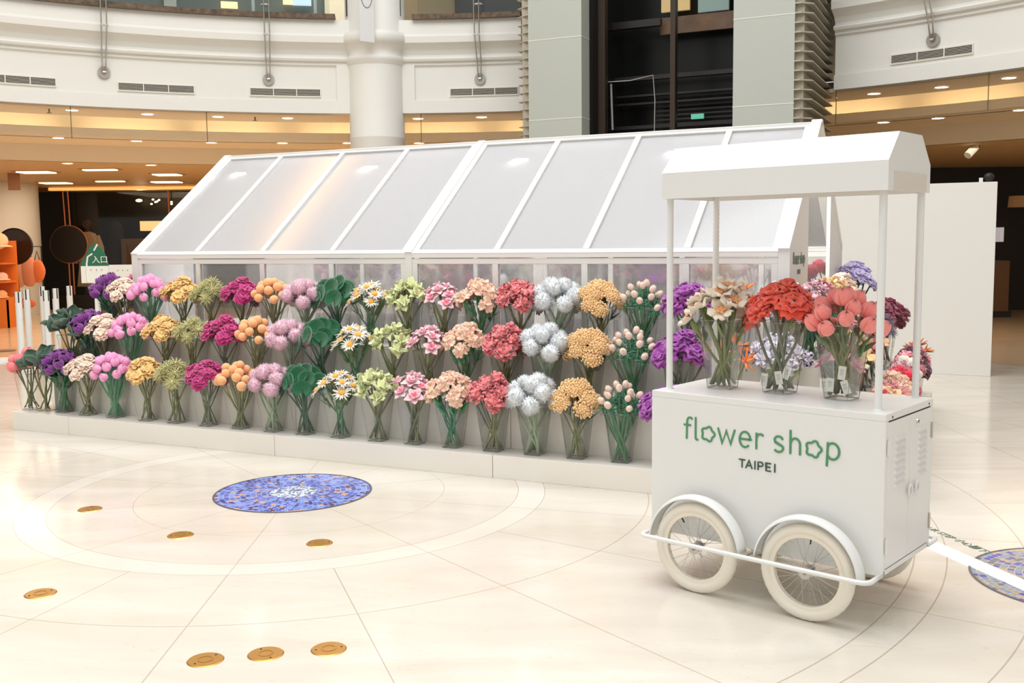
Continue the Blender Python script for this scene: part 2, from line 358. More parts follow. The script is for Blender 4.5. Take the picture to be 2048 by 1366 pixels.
# roof frames: local frame of a roof side: x along u, y up the slope, z normal
for side, RM in (('front', T(0, 0, ZE) @ RX(ang)), ('back', T(0, GDEP, ZE) @ RZ(pi) @ T(-GLEN, 0, 0) @ RX(ang))):
    for k in range(2):
        u0 = .07 if k == 0 else 2.915; u1 = 2.855 if k == 0 else 5.70
        fm = MB().box(u0, u1, 0, .045, -.035, .005).box(u0, u1, slope-.055, slope-.01, -.035, .005)
        edges = [u0, .73, 1.445, 2.15, u1] if k == 0 else [u0, 3.63, 4.34, 5.08, u1]
        if side == 'back': edges = [GLEN-x for x in edges][::-1]; u0, u1 = GLEN-u1, GLEN-u0; fm = MB().box(u0, u1, 0, .045, -.035, .005).box(u0, u1, slope-.055, slope-.01, -.035, .005)
        fm.box(u0, u0+.045, .045, slope-.055, -.035, .005).box(u1-.045, u1, .045, slope-.055, -.035, .005)
        for x in edges[1:-1]: fm.box(x-.024, x+.024, .045, slope-.055, -.035, .008)
        fm.build('roof_frame', WHITE, gh, M=RM, bevel=.003)
        for a, b in zip(edges[:-1], edges[1:]):
            MB().box(0, b-a-.03, 0, slope-.09, 0, .006).build('roof_panel', POLY, gh, M=RM @ T(a+.015, .04, -.02))
MB().box(0, GLEN, GDEP/2-.03, GDEP/2+.03, ZR-.03, ZR+.005).build('ridge_beam', WHITE, gh, bevel=.004)
# end and middle hoops
for n_, (u0, u1, rise) in enumerate(((0, .07, .018), (2.855, 2.915, .018), (5.70, 5.776, .03))):
    hoop = MB()
    for v0, sg in ((0, 1), (GDEP, -1)):
        yd = Vector((0, sg*cos(ang), sin(ang))); nn = Vector((0, -sg*sin(ang), cos(ang)))
        a = Vector(((u0+u1)/2, v0, ZE)); b = Vector(((u0+u1)/2, GDEP/2, ZR))
        hoop.beam(a+nn*(rise/2-.02), b+nn*(rise/2-.02), u1-u0, .04+rise, up=nn)
        hoop.box(u0, u1, min(v0, v0+sg*.05), max(v0, v0+sg*.05), 0, ZE+.012)
    hoop.build('hoop_frame', WHITE, gh, bevel=.003)
# tube lamps under the ridge
TUBE = mat('tube_lamp_glow', (255, 252, 244), .4, emit=7)
for i, (u, lb) in enumerate(((.75, 'leftmost'), (2.25, 'second'), (3.75, 'third'), (5.1, 'rightmost'))):
    e_ = empty('tube_lamp', GM @ T(u, GDEP/2, ZR-.14), f'{lb} white tube lamp from the left hung under the greenhouse ridge', 'lamp', 'tube lamps under the greenhouse ridge')
    MB().tube([(-.45, 0, 0), (.45, 0, 0)], .016, 10).build('tube_glass', TUBE, e_, smooth=True)
    MB().box(-.48, .48, -.02, .02, .018, .05).box(-.4, -.39, -.004, .004, .05, .112).box(.39, .4, -.004, .004, .05, .112).build('tube_holder', WHITE, e_)
    p_ = GM @ Vector((u, GDEP/2, ZR-.18)); area('greenhouse_tube_light', p_, (p_.x, p_.y, 0), 1.0, 26, (1, .98, .95), .1)
# walls
def wall(v, flip, name):
    for k in range(2):
        u0, u1 = (.07, 2.855) if k == 0 else (2.915, 5.70)
        ed = [u0, .76, 1.455, 2.155, u1] if k == 0 else [u0, 3.63, 4.34, 5.08, u1]
        y0, y1 = (v+.006, v+.046) if not flip else (v-.046, v-.006)
        m = MB().box(u0, u1, y0, y1, 1.425, 1.468).box(u0, u1, y0, y1, .2, .245).box(u0, u1, (v if not flip else v-.05), (v+.05 if not flip else v), 1.472, 1.503)
        m.box(u0, u0+.045, y0, y1, .245, 1.425).box(u1-.045, u1, y0, y1, .245, 1.425)
        for x in ed[1:-1]: m.box(x-.024, x+.024, y0, y1, .245, 1.425)
        m.build('wall_frame', WHITE, gh, bevel=.003)
        for a, b in zip(ed[:-1], ed[1:]):
            MB().box(0, b-a-.03, 0, .006, 0, 1.2).build('wall_panel', POLYW, gh, M=T(a+.015, (y0+y1)/2, .235))
wall(0, False, 'front'); wall(GDEP, True, 'back')
# gable boards with an open middle
for u0, u1, in ((.0, .03), (5.742, 5.772)):
    for sg, v0 in ((1, .012), (-1, GDEP-.012)):
        w = .70; zt = ZE+(w)*math.tan(ang)
        MB().prism([(0, 0), (w*1, 0), (w*1, zt-.03), (0, ZE-.02)], u1-u0, T(u0, v0, 0) @ RZ(0 if sg == 1 else 0) @ Matrix(((0, 0, 1, 0), (sg, 0, 0, 0), (0, 1, 0, 0), (0, 0, 0, 1)))).build('gable_board', WHITE, gh)
        MB().box(u0+.001, u1+.002, min(v0+sg*w, v0+sg*(w+.03)), max(v0+sg*w, v0+sg*(w+.03)), 0, zt).build('gable_post', WHITE, gh, bevel=.003)
GRN = mat('green_vinyl', (78, 143, 98), .5); DGR = mat('dark_green_vinyl', (50, 82, 66), .5)
Mg = T(5.7725, .13, 1.425) @ Matrix(((0, 0, 1, 0), (.62, 0, 0, 0), (0, .75, 0, 0), (0, 0, 0, 1))) @ T(-.179, -.69, 0)
lg = strokes(MB(), LOGO, .011, Mg, .003); strokes(lg, TAIPEI, .008, Mg, .003); lg.build('gable_lettering', mat('grey_green_vinyl', (120, 132, 122), .5), gh)

# ------------------------------------------------------------------ stepped white display around the greenhouse
STEPW = mat('step_laminate', (236, 232, 224), .35)
def step_ring(z0, z1, out, inn, cuts, nm, rowname):
    U0, U1, V0, V1 = -out+.0, GLEN+out, -out, GDEP+out
    g = .0022
    us = [U0]+cuts+[U1]
    names = ['at the left corner', 'left of the middle', 'in the middle', 'right of the middle', 'behind the cart', 'at the right corner']
    for i, (a, b) in enumerate(zip(us[:-1], us[1:])):
        MB().box(a+g, b-g, V0, -inn, z0, z1).build(nm, STEPW, M=GM, bevel=.002, label=f'white {rowname} of the front flower stand, section {names[i]}', cat='display step', group=f'{rowname} sections along the front')
    MB().box(U0+g, U1-g, GDEP+inn, V1, z0, z1).build(nm, STEPW, M=GM, bevel=.002, label=f'white {rowname} running along the far side of the greenhouse', cat='display step')
    MB().box(GLEN+inn, U1, -inn+g, GDEP+inn-g, z0, z1).build(nm, STEPW, M=GM, bevel=.002, label=f'white {rowname} across the right end of the greenhouse', cat='display step')
    MB().box(U0, -inn, -inn+g, GDEP+inn-g, z0, z1).build(nm, STEPW, M=GM, bevel=.002, label=f'white {rowname} across the left end of the greenhouse', cat='display step')
# the left ends are shorter on the upper steps
Z1, Z2, Z3 = .157, .484, .811
step_ring(0, Z1, .735, .005, [-.051, 2.121, 3.958, 5.79], 'display_plinth', 'low plinth')
step_ring(Z1, Z2, .49, .005, [-.02, 2.14, 3.98, 5.80], 'display_step', 'middle step')
step_ring(Z2, Z3, .26, .005, [0.0, 2.13, 3.97, 5.78], 'display_step', 'top step')

# ------------------------------------------------------------------ vases
def vase_mat():
    m = bpy.data.materials.new('clear_vase_glass'); m.use_nodes = True; N = m.node_tree.nodes; L = m.node_tree.links; N.clear()
    out = N.new('ShaderNodeOutputMaterial'); tr = N.new('ShaderNodeBsdfTransparent'); tr.inputs[0].default_value = (.982, .986, .98, 1)
    gl = N.new('ShaderNodeBsdfGlossy'); gl.inputs['Roughness'].default_value = .04
    lw = N.new('ShaderNodeLayerWeight'); lw.inputs[0].default_value = .12
    mr = N.new('ShaderNodeMapRange'); mr.inputs[3].default_value = .02; mr.inputs[4].default_value = .6; L.new(lw.outputs['Fresnel'], mr.inputs[0])
    m1 = N.new('ShaderNodeMixShader'); L.new(mr.outputs[0], m1.inputs[0]); L.new(tr.outputs[0], m1.inputs[1]); L.new(gl.outputs[0], m1.inputs[2])
    L.new(m1.outputs[0], out.inputs[0]); return m
GLASS = vase_mat()
EDGEG = mat('glass_edge', (128, 138, 128), .15, spec=.8)
def vase_mesh(b=.056, t=.090, h=.325, w=.0035):
    m = MB(); c = .008
    def ring(s, z):
        k = s-c; return [(s, -k, z), (s, k, z), (k, s, z), (-k, s, z), (-s, k, z), (-s, -k, z), (-k, -s, z), (k, -s, z)]
    R = [ring(b, 0), ring(t, h), ring(t-w, h), ring(b-w, .012)]
    vs = sum(R, []); n = 8; fs = []
    for j in range(3):
        for i in range(n): fs.append((j*n+i, j*n+(i+1) % n, (j+1)*n+(i+1) % n, (j+1)*n+i))
    fs += [tuple(range(n))[::-1], tuple(range(3*n, 4*n))]
    return m.add(vs, fs).mesh('vase', GLASS)
def vase_rim(b=.056, t=.090, h=.325):
    c = .008; k = t-c; s = t; P = [(s, -k), (s, k), (k, s), (-k, s), (-s, k), (-s, -k), (-k, -s), (k, -s)]
    m = MB().tube([(x, y, h) for x, y in P], .0014, 5, closed=True)
    s = b; k = b-c; P = [(s, -k), (s, k), (k, s), (-k, s), (-s, k), (-s, -k), (-k, -s), (k, -s)]
    m.tube([(x, y, .0015) for x, y in P], .0014, 5, closed=True)
    for sx, sy in ((1, 1), (1, -1), (-1, 1), (-1, -1)): m.tube([(sx*(b-.002), sy*(b-.002), .0015), (sx*(t-.002), sy*(t-.002), h)], .0010, 5)
    return m.mesh('glass_edges', EDGEG)
VASE, VRIM = vase_mesh(), vase_rim()

# ------------------------------------------------------------------ flower heads (axis +Z, base at origin)
def petal(mb, M, L, Wd, Tk, cup=.3, bend=0., nt=5, ns=6, wp=.6, tipw=.0, ruf=0., rn=None, mi=0, wave=0., wf=2.):
    vs = []; ph = rn.uniform(0, 6.28) if rn else 0
    for i in range(nt+1):
        t = i/nt; w = Wd/2*(max(0., sin(pi*(t**wp)*(1-tipw*.5)))**.65 if 0 < t else .12)
        if i == nt: w = Wd/2*(.25+.5*tipw)
        th = Tk/2*(1-.35*t) if 0 < i < nt else Tk*.25
        for k in range(ns):
            a = 2*pi*k/ns; x = w*cos(a)
            z = th*sin(a)-cup*(x*x)/(Wd*.5+1e-6)*1.0+bend*L*t*t
            if ruf: z += ruf*sin(ph+x/Wd*wf*2*pi+t*5)*t
            y = L*t*(1-(.12*(x/(Wd*.5))**2 if t > .6 else 0))
            vs.append(M @ Vector((x, y, z)))
    fs = []
    for i in range(nt):
        for k in range(ns): fs.append((i*ns+k, i*ns+(k+1) % ns, (i+1)*ns+(k+1) % ns, (i+1)*ns+k))
    fs += [tuple(range(ns)), tuple(range(nt*ns, nt*ns+ns))]
    mb.add(vs, fs, mi)
def PM(phi, tilt, base=(0, 0, 0), r0=0.):
    y = Vector((sin(tilt)*cos(phi), sin(tilt)*sin(phi), cos(tilt))); x = Vector((-sin(phi), cos(phi), 0)); z = x.cross(y)
    b = Vector(base)+Vector((cos(phi)*r0, sin(phi)*r0, 0))
    return Matrix(((x.x, y.x, z.x, b.x), (x.y, y.y, z.y, b.y), (x.z, y.z, z.z, b.z), (0, 0, 0, 1)))
def h_rose(R, rn, rings=((3, 10, .85), (5, 28, .98), (6, 50, 1.05), (7, 74, 1.08)), ruf=.11, wd=1.1, th=.27):
    m = MB(); m.ball((0, 0, R*.35), R*.32, 8, 6)
    for n, tl, ln in rings:
        o = rn.uniform(0, 6)
        for k in range(n):
            petal(m, PM(o+2*pi*k/n+rn.uniform(-.15, .15), radians(tl+rn.uniform(-7, 7)), (0, 0, 0)), R*ln*rn.uniform(.9, 1.1), R*wd, R*th, cup=.4, bend=.22, ruf=R*ruf*1.3, rn=rn, wf=1.7, ns=8, wp=1.05, tipw=.62, nt=6)
    return m
def h_tulip(R, rn, hgt=1.75, op=.0):
    m = MB(); op = op or rn.choice((.0, .04, .14))
    for layer, (off, n) in enumerate(((0, 3), (1, 3))):   # overlapping outer and inner petals
        for k in range(n):
            ph = 2*pi*k/n+off*pi/3; vs = []; nt = 7; na = 4
            for sf in (1, .9):
                for i in range(nt+1):
                    t = .04+.93*i/nt; rr = R*sin(pi*min(t, .99)**.85)*(1.0+.12*(1-layer)+.03*t)*sf+op*R*t*t; z0_ = R*hgt*.5*(1-cos(pi*t))*1.30
                    hw = 1.12*(1-.8*t**3.5)*min(1, .45+t*2.2)
                    for j in range(na+1):
                        a = ph+hw*(j/na*2-1); bul = 1+.11*(j/na*2-1)*sin(pi*min(1, t*1.1))+.04*cos((j/na*2-1)*pi/2)
                        q_ = abs(j/na*2-1); vs.append(((rr*bul+op*R*(1-q_)*t**4)*cos(a), (rr*bul+op*R*(1-q_)*t**4)*sin(a), z0_+R*.28*(1-q_)*t**3))
            P = (nt+1)*(na+1); fs = []
            for s_ in (0, P):
                for i in range(nt):
                    for j in range(na): fs.append((s_+i*(na+1)+j, s_+i*(na+1)+j+1, s_+(i+1)*(na+1)+j+1, s_+(i+1)*(na+1)+j))
            for i in range(nt):
                fs += [(i*(na+1), (i+1)*(na+1), P+(i+1)*(na+1), P+i*(na+1)), (i*(na+1)+na, (i+1)*(na+1)+na, P+(i+1)*(na+1)+na, P+i*(na+1)+na)]
            for j in range(na): fs += [(nt*(na+1)+j, nt*(na+1)+j+1, P+nt*(na+1)+j+1, P+nt*(na+1)+j)]
            m.add(vs, fs)
    m.ball((0, 0, R*.98), R*.66, 8, 6, (1, 1, 1.25)); return m
def h_tulip_open(R, rn): return h_tulip(R, rn, 1.7, .35)
def h_fluff(R, rn, n=380, core=.76, sp=.38, wdt=.06):
    m = MB(); c = Vector((0, 0, R*.8)); m.ball(c, R*core, 12, 8, noise=.05, rnd=rn)
    for i in range(n):
        z = rn.uniform(-1, 1); a = rn.uniform(0, 2*pi); s = sqrt(1-z*z); d = Vector((s*cos(a), s*sin(a), z)); q = Vector((rn.gauss(0, 1), rn.gauss(0, 1), rn.gauss(0, 1))); d2 = (d+q*.3).normalized()
        x = d.cross(q).normalized()*R*wdt; y = d.cross(x).normalized()*R*wdt
        b = c+d*R*core*.93; t = b+d2*R*(sp*rn.uniform(.7, 1.15))
        m.add([b+x, b-x*.5+y*.87, b-x*.5-y*.87, t], [(0, 1, 3), (1, 2, 3), (2, 0, 3)])
    return m
def h_ball(R, rn): return MB().ball((0, 0, R*.95), R, 16, 12, noise=.02, rnd=rn)
def h_spiky(R, rn, n=64, wd=.125, ln=1., bend=.15, tmin=4, tmax=100):
    m = MB(); m.ball((0, 0, R*.15), R*.25, 8, 6)
    for i in range(n):
        u = (i+.5)/n; tl = tmin+(tmax-tmin)*u**.6; petal(m, PM(i*2.39996, radians(tl+rn.uniform(-8, 8))), R*ln*rn.uniform(.8, 1.12), R*wd, R*wd*.7, cup=.1, bend=rn.uniform(-.1, .35)+bend, nt=4, ns=4, wp=.9)
    return m
def h_daisy(R, rn):
    m = MB()
    for k in range(17): petal(m, PM(2*pi*k/17+rn.uniform(-.06, .06), radians(78+rn.uniform(-10, 12)), (0, 0, R*.1), R*.1), R*rn.uniform(.82, 1), R*.26, R*.07, cup=-.2, bend=rn.uniform(-.15, .2), nt=4, ns=5, ruf=R*.05, rn=rn)
    return m
def h_daisy_c(R, rn): return MB().ball((0, 0, R*.22), R*.36, 12, 8, (1, 1, .62), noise=.03, rnd=rn)
def h_carn(R, rn, n=44, wd=.55, ruf=.14):
    m = MB(); m.ball((0, 0, R*.35), R*.5, 8, 6)
    for i in range(n):
        u = (i+.5)/n; petal(m, PM(i*2.39996, radians(5+92*u**.6+rn.uniform(-9, 9))), R*rn.uniform(.82, 1.12), R*wd, R*.05, cup=rn.uniform(-.3, .5), bend=rn.uniform(-.2, .3), nt=4, ns=6, ruf=R*ruf, rn=rn, wf=2.6, wp=1.5, tipw=.8)
    return m
def h_crump(R, rn):
    m = MB()
    for i in range(9):
        petal(m, PM(i*2.4+rn.uniform(-.3, .3), radians(15+75*(i/9)**.7+rn.uniform(-10, 10))), R*rn.uniform(.9, 1.2), R*rn.uniform(.75, 1.05), R*.08, cup=rn.uniform(-.5, .9), bend=rn.uniform(-.4, .45), ruf=R*.13, rn=rn, wf=1.8, ns=8, nt=6)
    return m
def h_star(R, rn):
    m = MB()
    for k in range(5): petal(m, PM(2*pi*k/5+rn.uniform(-.1, .1), radians(58+rn.uniform(-10, 10))), R*rn.uniform(1.0, 1.15), R*.95, R*.13, cup=.5, bend=.18, ruf=R*.06, rn=rn, wf=1, ns=8, wp=.75, tipw=.0)
    for k in range(4): petal(m, PM(.6+2*pi*k/4, radians(32)), R*.85, R*.8, R*.12, cup=.6, bend=.1, rn=rn, ns=8)
    return m
def h_star_c(R, rn):
    m = MB()
    for k in range(5): petal(m, PM(2*pi*k/5+.3, radians(30), (0, 0, R*.12)), R*.62, R*.42, R*.1, cup=.5, bend=.2)
    return m
def h_blossom(R, rn, n=5):
    m = MB()
    for k in range(n): petal(m, PM(2*pi*k/n+rn.uniform(-.1, .1), radians(66+rn.uniform(-10, 8))), R*rn.uniform(.95, 1.1), R*.88, R*.24, cup=-.15, bend=-.12, wp=1.25, tipw=.55, ns=8, ruf=R*.05, rn=rn)
    m.ball((0, 0, R*.12), R*.16, 8, 6)
    return m
def h_multi(R, rn):          # several small five-petal blossoms on one head
    m = MB()
    for i in range(6):
        a = i*2.4; t = radians(0 if i == 0 else 52+rn.uniform(-6, 10)); b = Vector((sin(t)*cos(a), sin(t)*sin(a), cos(t)))
        Q = b.to_track_quat('Z', 'X').to_matrix().to_4x4(); s = h_blossom(R*.62, rn)
        MM = T(*(b*R*.55)) @ Q; m.add([MM @ Vector(v) for v in s.v], s.f)
    return m
def h_cluster(R, rn, n=95):
    m = MB(); m.ball((0, 0, R*.1), R*.62, 10, 7, (1, 1, .75))
    for i in range(n):
        u = (i+.5)/n; t = radians(98*sqrt(u)); a = i*2.39996; d = Vector((sin(t)*cos(a), sin(t)*sin(a), cos(t)*.8)); k = R*rn.uniform(.72, .98)
        m.ball(Vector((0, 0, R*.1))+d*k, R*rn.uniform(.085, .13), 5, 4, (1, 1, 1.2))
    return m
def h_leafdisc(R, rn):
    m = MB(); n = 26; nr = 5; vs = []
    for s_ in (0, 1):
        for j in range(nr+1):
            for i in range(n+1):
                a = -2.75+5.5*i/n; r = R*(j/nr)*(1+.018*cos(i*pi)*(j/nr)); z = R*(.32*(j/nr)**2)+R*.035*cos(i*pi)*(j/nr)-s_*R*.045
                vs.append((r*sin(a), r*cos(a)*.92+R*.25, z))
    P = (nr+1)*(n+1); fs = []
    mi = []
    for s_ in (0, P):
        for j in range(nr):
            for i in range(n): fs.append((s_+j*(n+1)+i, s_+j*(n+1)+i+1, s_+(j+1)*(n+1)+i+1, s_+(j+1)*(n+1)+i)); mi.append(0)
    for i in range(n): fs.append((nr*(n+1)+i, nr*(n+1)+i+1, P+nr*(n+1)+i+1, P+nr*(n+1)+i)); mi.append(1)
    m.add(vs, fs); m.m = mi
    MM = RX(radians(62)); m.v = [tuple(MM @ Vector(v)) for v in m.v]; return m
def h_bigleaf(R, rn):
    m = MB()
    for k in range(3):
        M_ = PM(k*2.1+rn.uniform(-.3, .3), radians(18+14*k)); vs = []; nt = 9; ns = 8
        for s_ in (0, 1):
            for i in range(nt+1):
                t = i/nt; w = R*.95*sin(pi*t**.7)**.8 if 0 < t < 1 else R*.03
                for j in range(ns+1):
                    q = j/ns*2-1; vs.append(M_ @ Vector((q*w, 1.9*R*t-abs(q)*R*.0, -.35*R*q*q+.06*R*cos((i*2+abs(q)*3)*pi/1.5)+.3*R*t*t-s_*R*.05)))
        P = (nt+1)*(ns+1); fs = []
        for s_ in (0, P):
            for i in range(nt):
                for j in range(ns): fs.append((s_+i*(ns+1)+j, s_+i*(ns+1)+j+1, s_+(i+1)*(ns+1)+j+1, s_+(i+1)*(ns+1)+j))
        for i in range(nt):
            for j in (0, ns): fs.append((i*(ns+1)+j, (i+1)*(ns+1)+j, P+(i+1)*(ns+1)+j, P+i*(ns+1)+j))
        m.add(vs, fs)
    return m
def h_bud(R, rn):
    m = MB(); m.ball((0, 0, R*1.15), R*.9, 12, 9, (1, 1, 1.3), noise=.05, rnd=rn)
    for i in range(110):
        z = rn.uniform(-1, 1); a = rn.uniform(0, 2*pi); s = sqrt(1-z*z); d = Vector((s*cos(a), s*sin(a), z*1.3)); b = Vector((0, 0, R*1.15))+d*R*.88; x = Vector((-sin(a), cos(a), 0))*R*.09
        m.add([b+x, b-x, b+d*R*.16+Vector((0, 0, R*.06))], [(0, 1, 2)])
    return m
def h_budleaf(R, rn):
    m = MB()
    for i in range(20): petal(m, PM(i*2.4, radians(72+rn.uniform(-25, 55)), (0, 0, -R*rn.uniform(-.1, 2.6))), R*rn.uniform(1.6, 2.7), R*.34, R*.1, cup=.2, bend=rn.uniform(-.3, .3), nt=4, ns=4, ruf=R*.1, rn=rn)
    return m
def h_bird(R, rn):
    m = MB()
    for i in range(7): petal(m, PM(i*.9, radians(20+i*9)), R*rn.uniform(1.3, 1.8), R*.4, R*.25, cup=.1, bend=.12, nt=5, ns=6)
    return m
def h_bird_b(R, rn):
    m = MB()
    for i in range(2): petal(m, PM(2.+i*2.6, radians(55+25*i)), R*1.5, R*.3, R*.25, cup=.1, bend=0, nt=5, ns=6)
    return m
def h_lily(R, rn):
    m = MB()
    for k in range(5): petal(m, PM(2*pi*k/5+rn.uniform(-.1, .1), radians(74+rn.uniform(-14, 8))), R*rn.uniform(.9, 1.1), R*.85, R*.2, cup=-.1, bend=-.15, wp=1.2, tipw=.5, ns=8, nt=6, ruf=R*.14, rn=rn, wf=1.4)
    return m
def h_lily_c(R, rn):
    m = MB()
    for k in range(5): petal(m, PM(2*pi*k/5+.5, radians(38), (0, 0, R*.08)), R*.5, R*.36, R*.14, cup=.4, bend=.3, ruf=R*.08, rn=rn, ns=6)
    return m
def h_core(R, rn): return MB().ball((0, 0, R*.52), R*.2, 10, 7)
def leafpair(R, rn, n=2, ln=1., wd=.3):
    m = MB()
    for i in range(n): petal(m, PM(i*pi+rn.uniform(-.6, .6), radians(28+rn.uniform(-8, 15)), (0, 0, -.10-.03*i)), .09*ln, .09*wd, .005, cup=.5, bend=-.25, nt=6, ns=6)
    return m

STEMC = {'olive': (118, 124, 72), 'green': (62, 128, 84), 'pale': (152, 172, 140), 'dark': (24, 84, 54), 'teal': (84, 150, 112), 'lime': (128, 146, 62), 'grey': (112, 124, 96)}
# key: (flower word, colour word, head fn, radius, head colour, extra part (name, fn, colour), stem, n heads, stem radius, leaf colour or None)
K = {
 'leaf': ('leaf', 'dark ribbed green', h_bigleaf, .072, (70, 98, 78), None, 'olive', 7, .005, None),
 'ptulip': ('tulip', 'purple', h_tulip_open, .030, (112, 30, 122), None, 'green', 20, .004, (22, 104, 56)),
 'cream': ('peony', 'cream', h_rose, .050, (254, 226, 203), None, 'olive', 12, .004, None),
 'ktulip': ('tulip', 'candy pink', h_tulip, .027, (246, 164, 208), None, 'teal', 24, .0055, None),
 'mustard': ('rose', 'mustard yellow', h_rose, .052, (246, 198, 122), None, 'olive', 12, .004, None),
 'spiky': ('chrysanthemum', 'olive spiky', h_spiky, .056, (186, 182, 122), None, 'olive', 12, .004, None),
 'magenta': ('rose', 'magenta', h_rose, .053, (178, 22, 110), None, 'grey', 12, .004, None),
 'orange': ('ball flower', 'orange', h_ball, .030, (253, 184, 124), None, 'olive', 20, .004, None),
 'mauve': ('fluffy allium', 'mauve', h_fluff, .052, (226, 184, 198), None, 'pale', 12, .0055, None),
 'disc': ('round leaf', 'dark green', h_leafdisc, .062, (8, 92, 52), None, 'dark', 13, .005, None),
 'daisy': ('daisy', 'white and yellow', h_daisy, .056, (252, 244, 230), ('flower_centre', h_daisy_c, (252, 184, 66)), 'green', 13, .004, (86, 120, 54)),
 'palegreen': ('hydrangea', 'pale green', h_crump, .058, (202, 208, 152), None, 'olive', 11, .005, None),
 'lightpink': ('magnolia', 'light pink', h_star, .054, (251, 202, 210), ('flower_centre', h_star_c, (236, 110, 134)), 'olive', 12, .005, None),
 'peach': ('blossom', 'peach', h_multi, .056, (253, 214, 188), None, 'green', 11, .005, (30, 140, 80)),
 'coral': ('peony', 'coral pink', h_carn, .056, (254, 140, 144), None, 'olive', 12, .005, None),
 'pom': ('pompom flower', 'pale blue', h_fluff, .056, (246, 250, 253), None, 'pale', 12, .006, None),
 'yellow': ('statice', 'yellow', h_cluster, .058, (253, 212, 152), None, 'olive', 11, .004, (70, 84, 44)),
 'thistle': ('thistle bud', 'creamy white', h_bud, .019, (254, 224, 208), ('leaf_collar', h_budleaf, (22, 124, 84)), 'green', 20, .005, None),
 'violet': ('poppy', 'violet', h_rose, .066, (142, 48, 146), None, 'grey', 9, .005, None),
 'bird': ('strelitzia', 'orange', h_bird, .050, (250, 140, 52), ('blue_petals', h_bird_b, (66, 76, 128)), 'olive', 6, .005, (110, 140, 50)),
 'lilac': ('lily', 'white lilac', h_carn, .058, (238, 230, 246), None, 'lime', 11, .005, (140, 162, 60)),
 'dusty': ('tulip', 'dusty rose', h_star, .055, (200, 112, 140), None, 'dark', 10, .005, (20, 90, 62)),
 'orchid': ('orchid', 'pale cream', h_lily, .058, (252, 232, 190), ('flower_centre', h_lily_c, (250, 190, 120)), 'olive', 9, .005, None),
 'cartlily': ('lily', 'cream', h_lily, .066, (254, 240, 220), ('flower_centre', h_lily_c, (230, 162, 104)), 'olive', 13, .0055, (104, 122, 62)),
 'red': ('poppy', 'red', h_rose, .057, (253, 88, 62), ('dark_centre', h_core, (70, 44, 30)), 'grey', 10, .0052, None),
 'stulip': ('tulip', 'salmon pink', h_tulip, .028, (246, 140, 132), None, 'olive', 17, .0048, (92, 118, 68)),
 'lavender': ('rose', 'lavender', h_rose, .060, (184, 172, 214), None, 'dark', 11, .005, None),
 'maroon': ('poppy', 'maroon', h_rose, .080, (128, 34, 66), None, 'olive', 6, .006, None),
 'dmaroon': ('rose', 'dark maroon', h_rose, .066, (86, 18, 42), None, 'olive', 8, .005, None),
 'rosered': ('carnation', 'crimson', h_fluff, .056, (226, 48, 76), None, 'green', 9, .005, None),
 'spider': ('spider lily', 'light pink', h_spiky, .062, (252, 172, 176), None, 'green', 8, .005, None),
 'pinkcarn': ('carnation', 'soft pink', h_carn, .054, (250, 158, 170), None, 'green', 10, .005, None),
 'wball': ('pompom ball', 'cream white', h_ball, .031, (250, 244, 226), None, 'olive', 12, .005, None),
 'dred': ('rose', 'deep red', h_rose, .054, (186, 20, 44), None, 'olive', 9, .005, None),
 'apricot': ('blossom', 'apricot', h_blossom, .058, (253, 210, 164), None, 'green', 11, .005, None),
 'palepink': ('carnation', 'pale pink', h_carn, .054, (252, 206, 214), None, 'green', 9, .005, None),
 'lemon': ('lily', 'pale yellow', h_lily, .058, (252, 216, 150), None, 'green', 9, .005, None),
 'slate': ('chrysanthemum', 'slate purple', h_spiky, .050, (112, 98, 118), None, 'dark', 8, .004, None),
 'ctulip': ('tulip', 'coral', h_tulip, .032, (240, 128, 130), None, 'olive', 10, .004, None),
}
CACHE = {}
def kmesh(key):
    if key in CACHE: return CACHE[key]
    fl, cw, fn, R, c, ex, st, n, sr, lf = K[key]; rn = random.Random(key)
    mt = [plush(key, c)]
    if key == 'disc': mt.append(plush('disc_rim', (70, 170, 120)))
    heads = [fn(R, rn).mesh('flower_head', mt, smooth=True) for _ in range(3)]
    exm = [ex[1](R, rn).mesh(ex[0], plush(key+'_'+ex[0], ex[2]), smooth=True) for _ in range(2)] if ex else None
    sr *= 1.3; sm = plush('stem_'+st, STEMC[st]); stems = []
    for q in range(3):
        b = rn.uniform(-.02, .02); b2 = rn.uniform(-.02, .02)
        stems.append(MB().tube([(b*sin(pi*t)*1.0, b2*sin(pi*t), t) for t in (0, .25, .5, .75, 1)], sr, 6).mesh('stem', sm, smooth=True))
    lm = [leafpair(R, rn, 3 if key in ('ptulip', 'peach', 'yellow', 'daisy') else 2, wd=.38 if key != 'cartlily' else .6).mesh('leaves', plush('leaf_'+key, lf), smooth=True) for _ in range(2)] if lf else None
    CACHE[key] = (heads, exm, stems, lm); return CACHE[key]

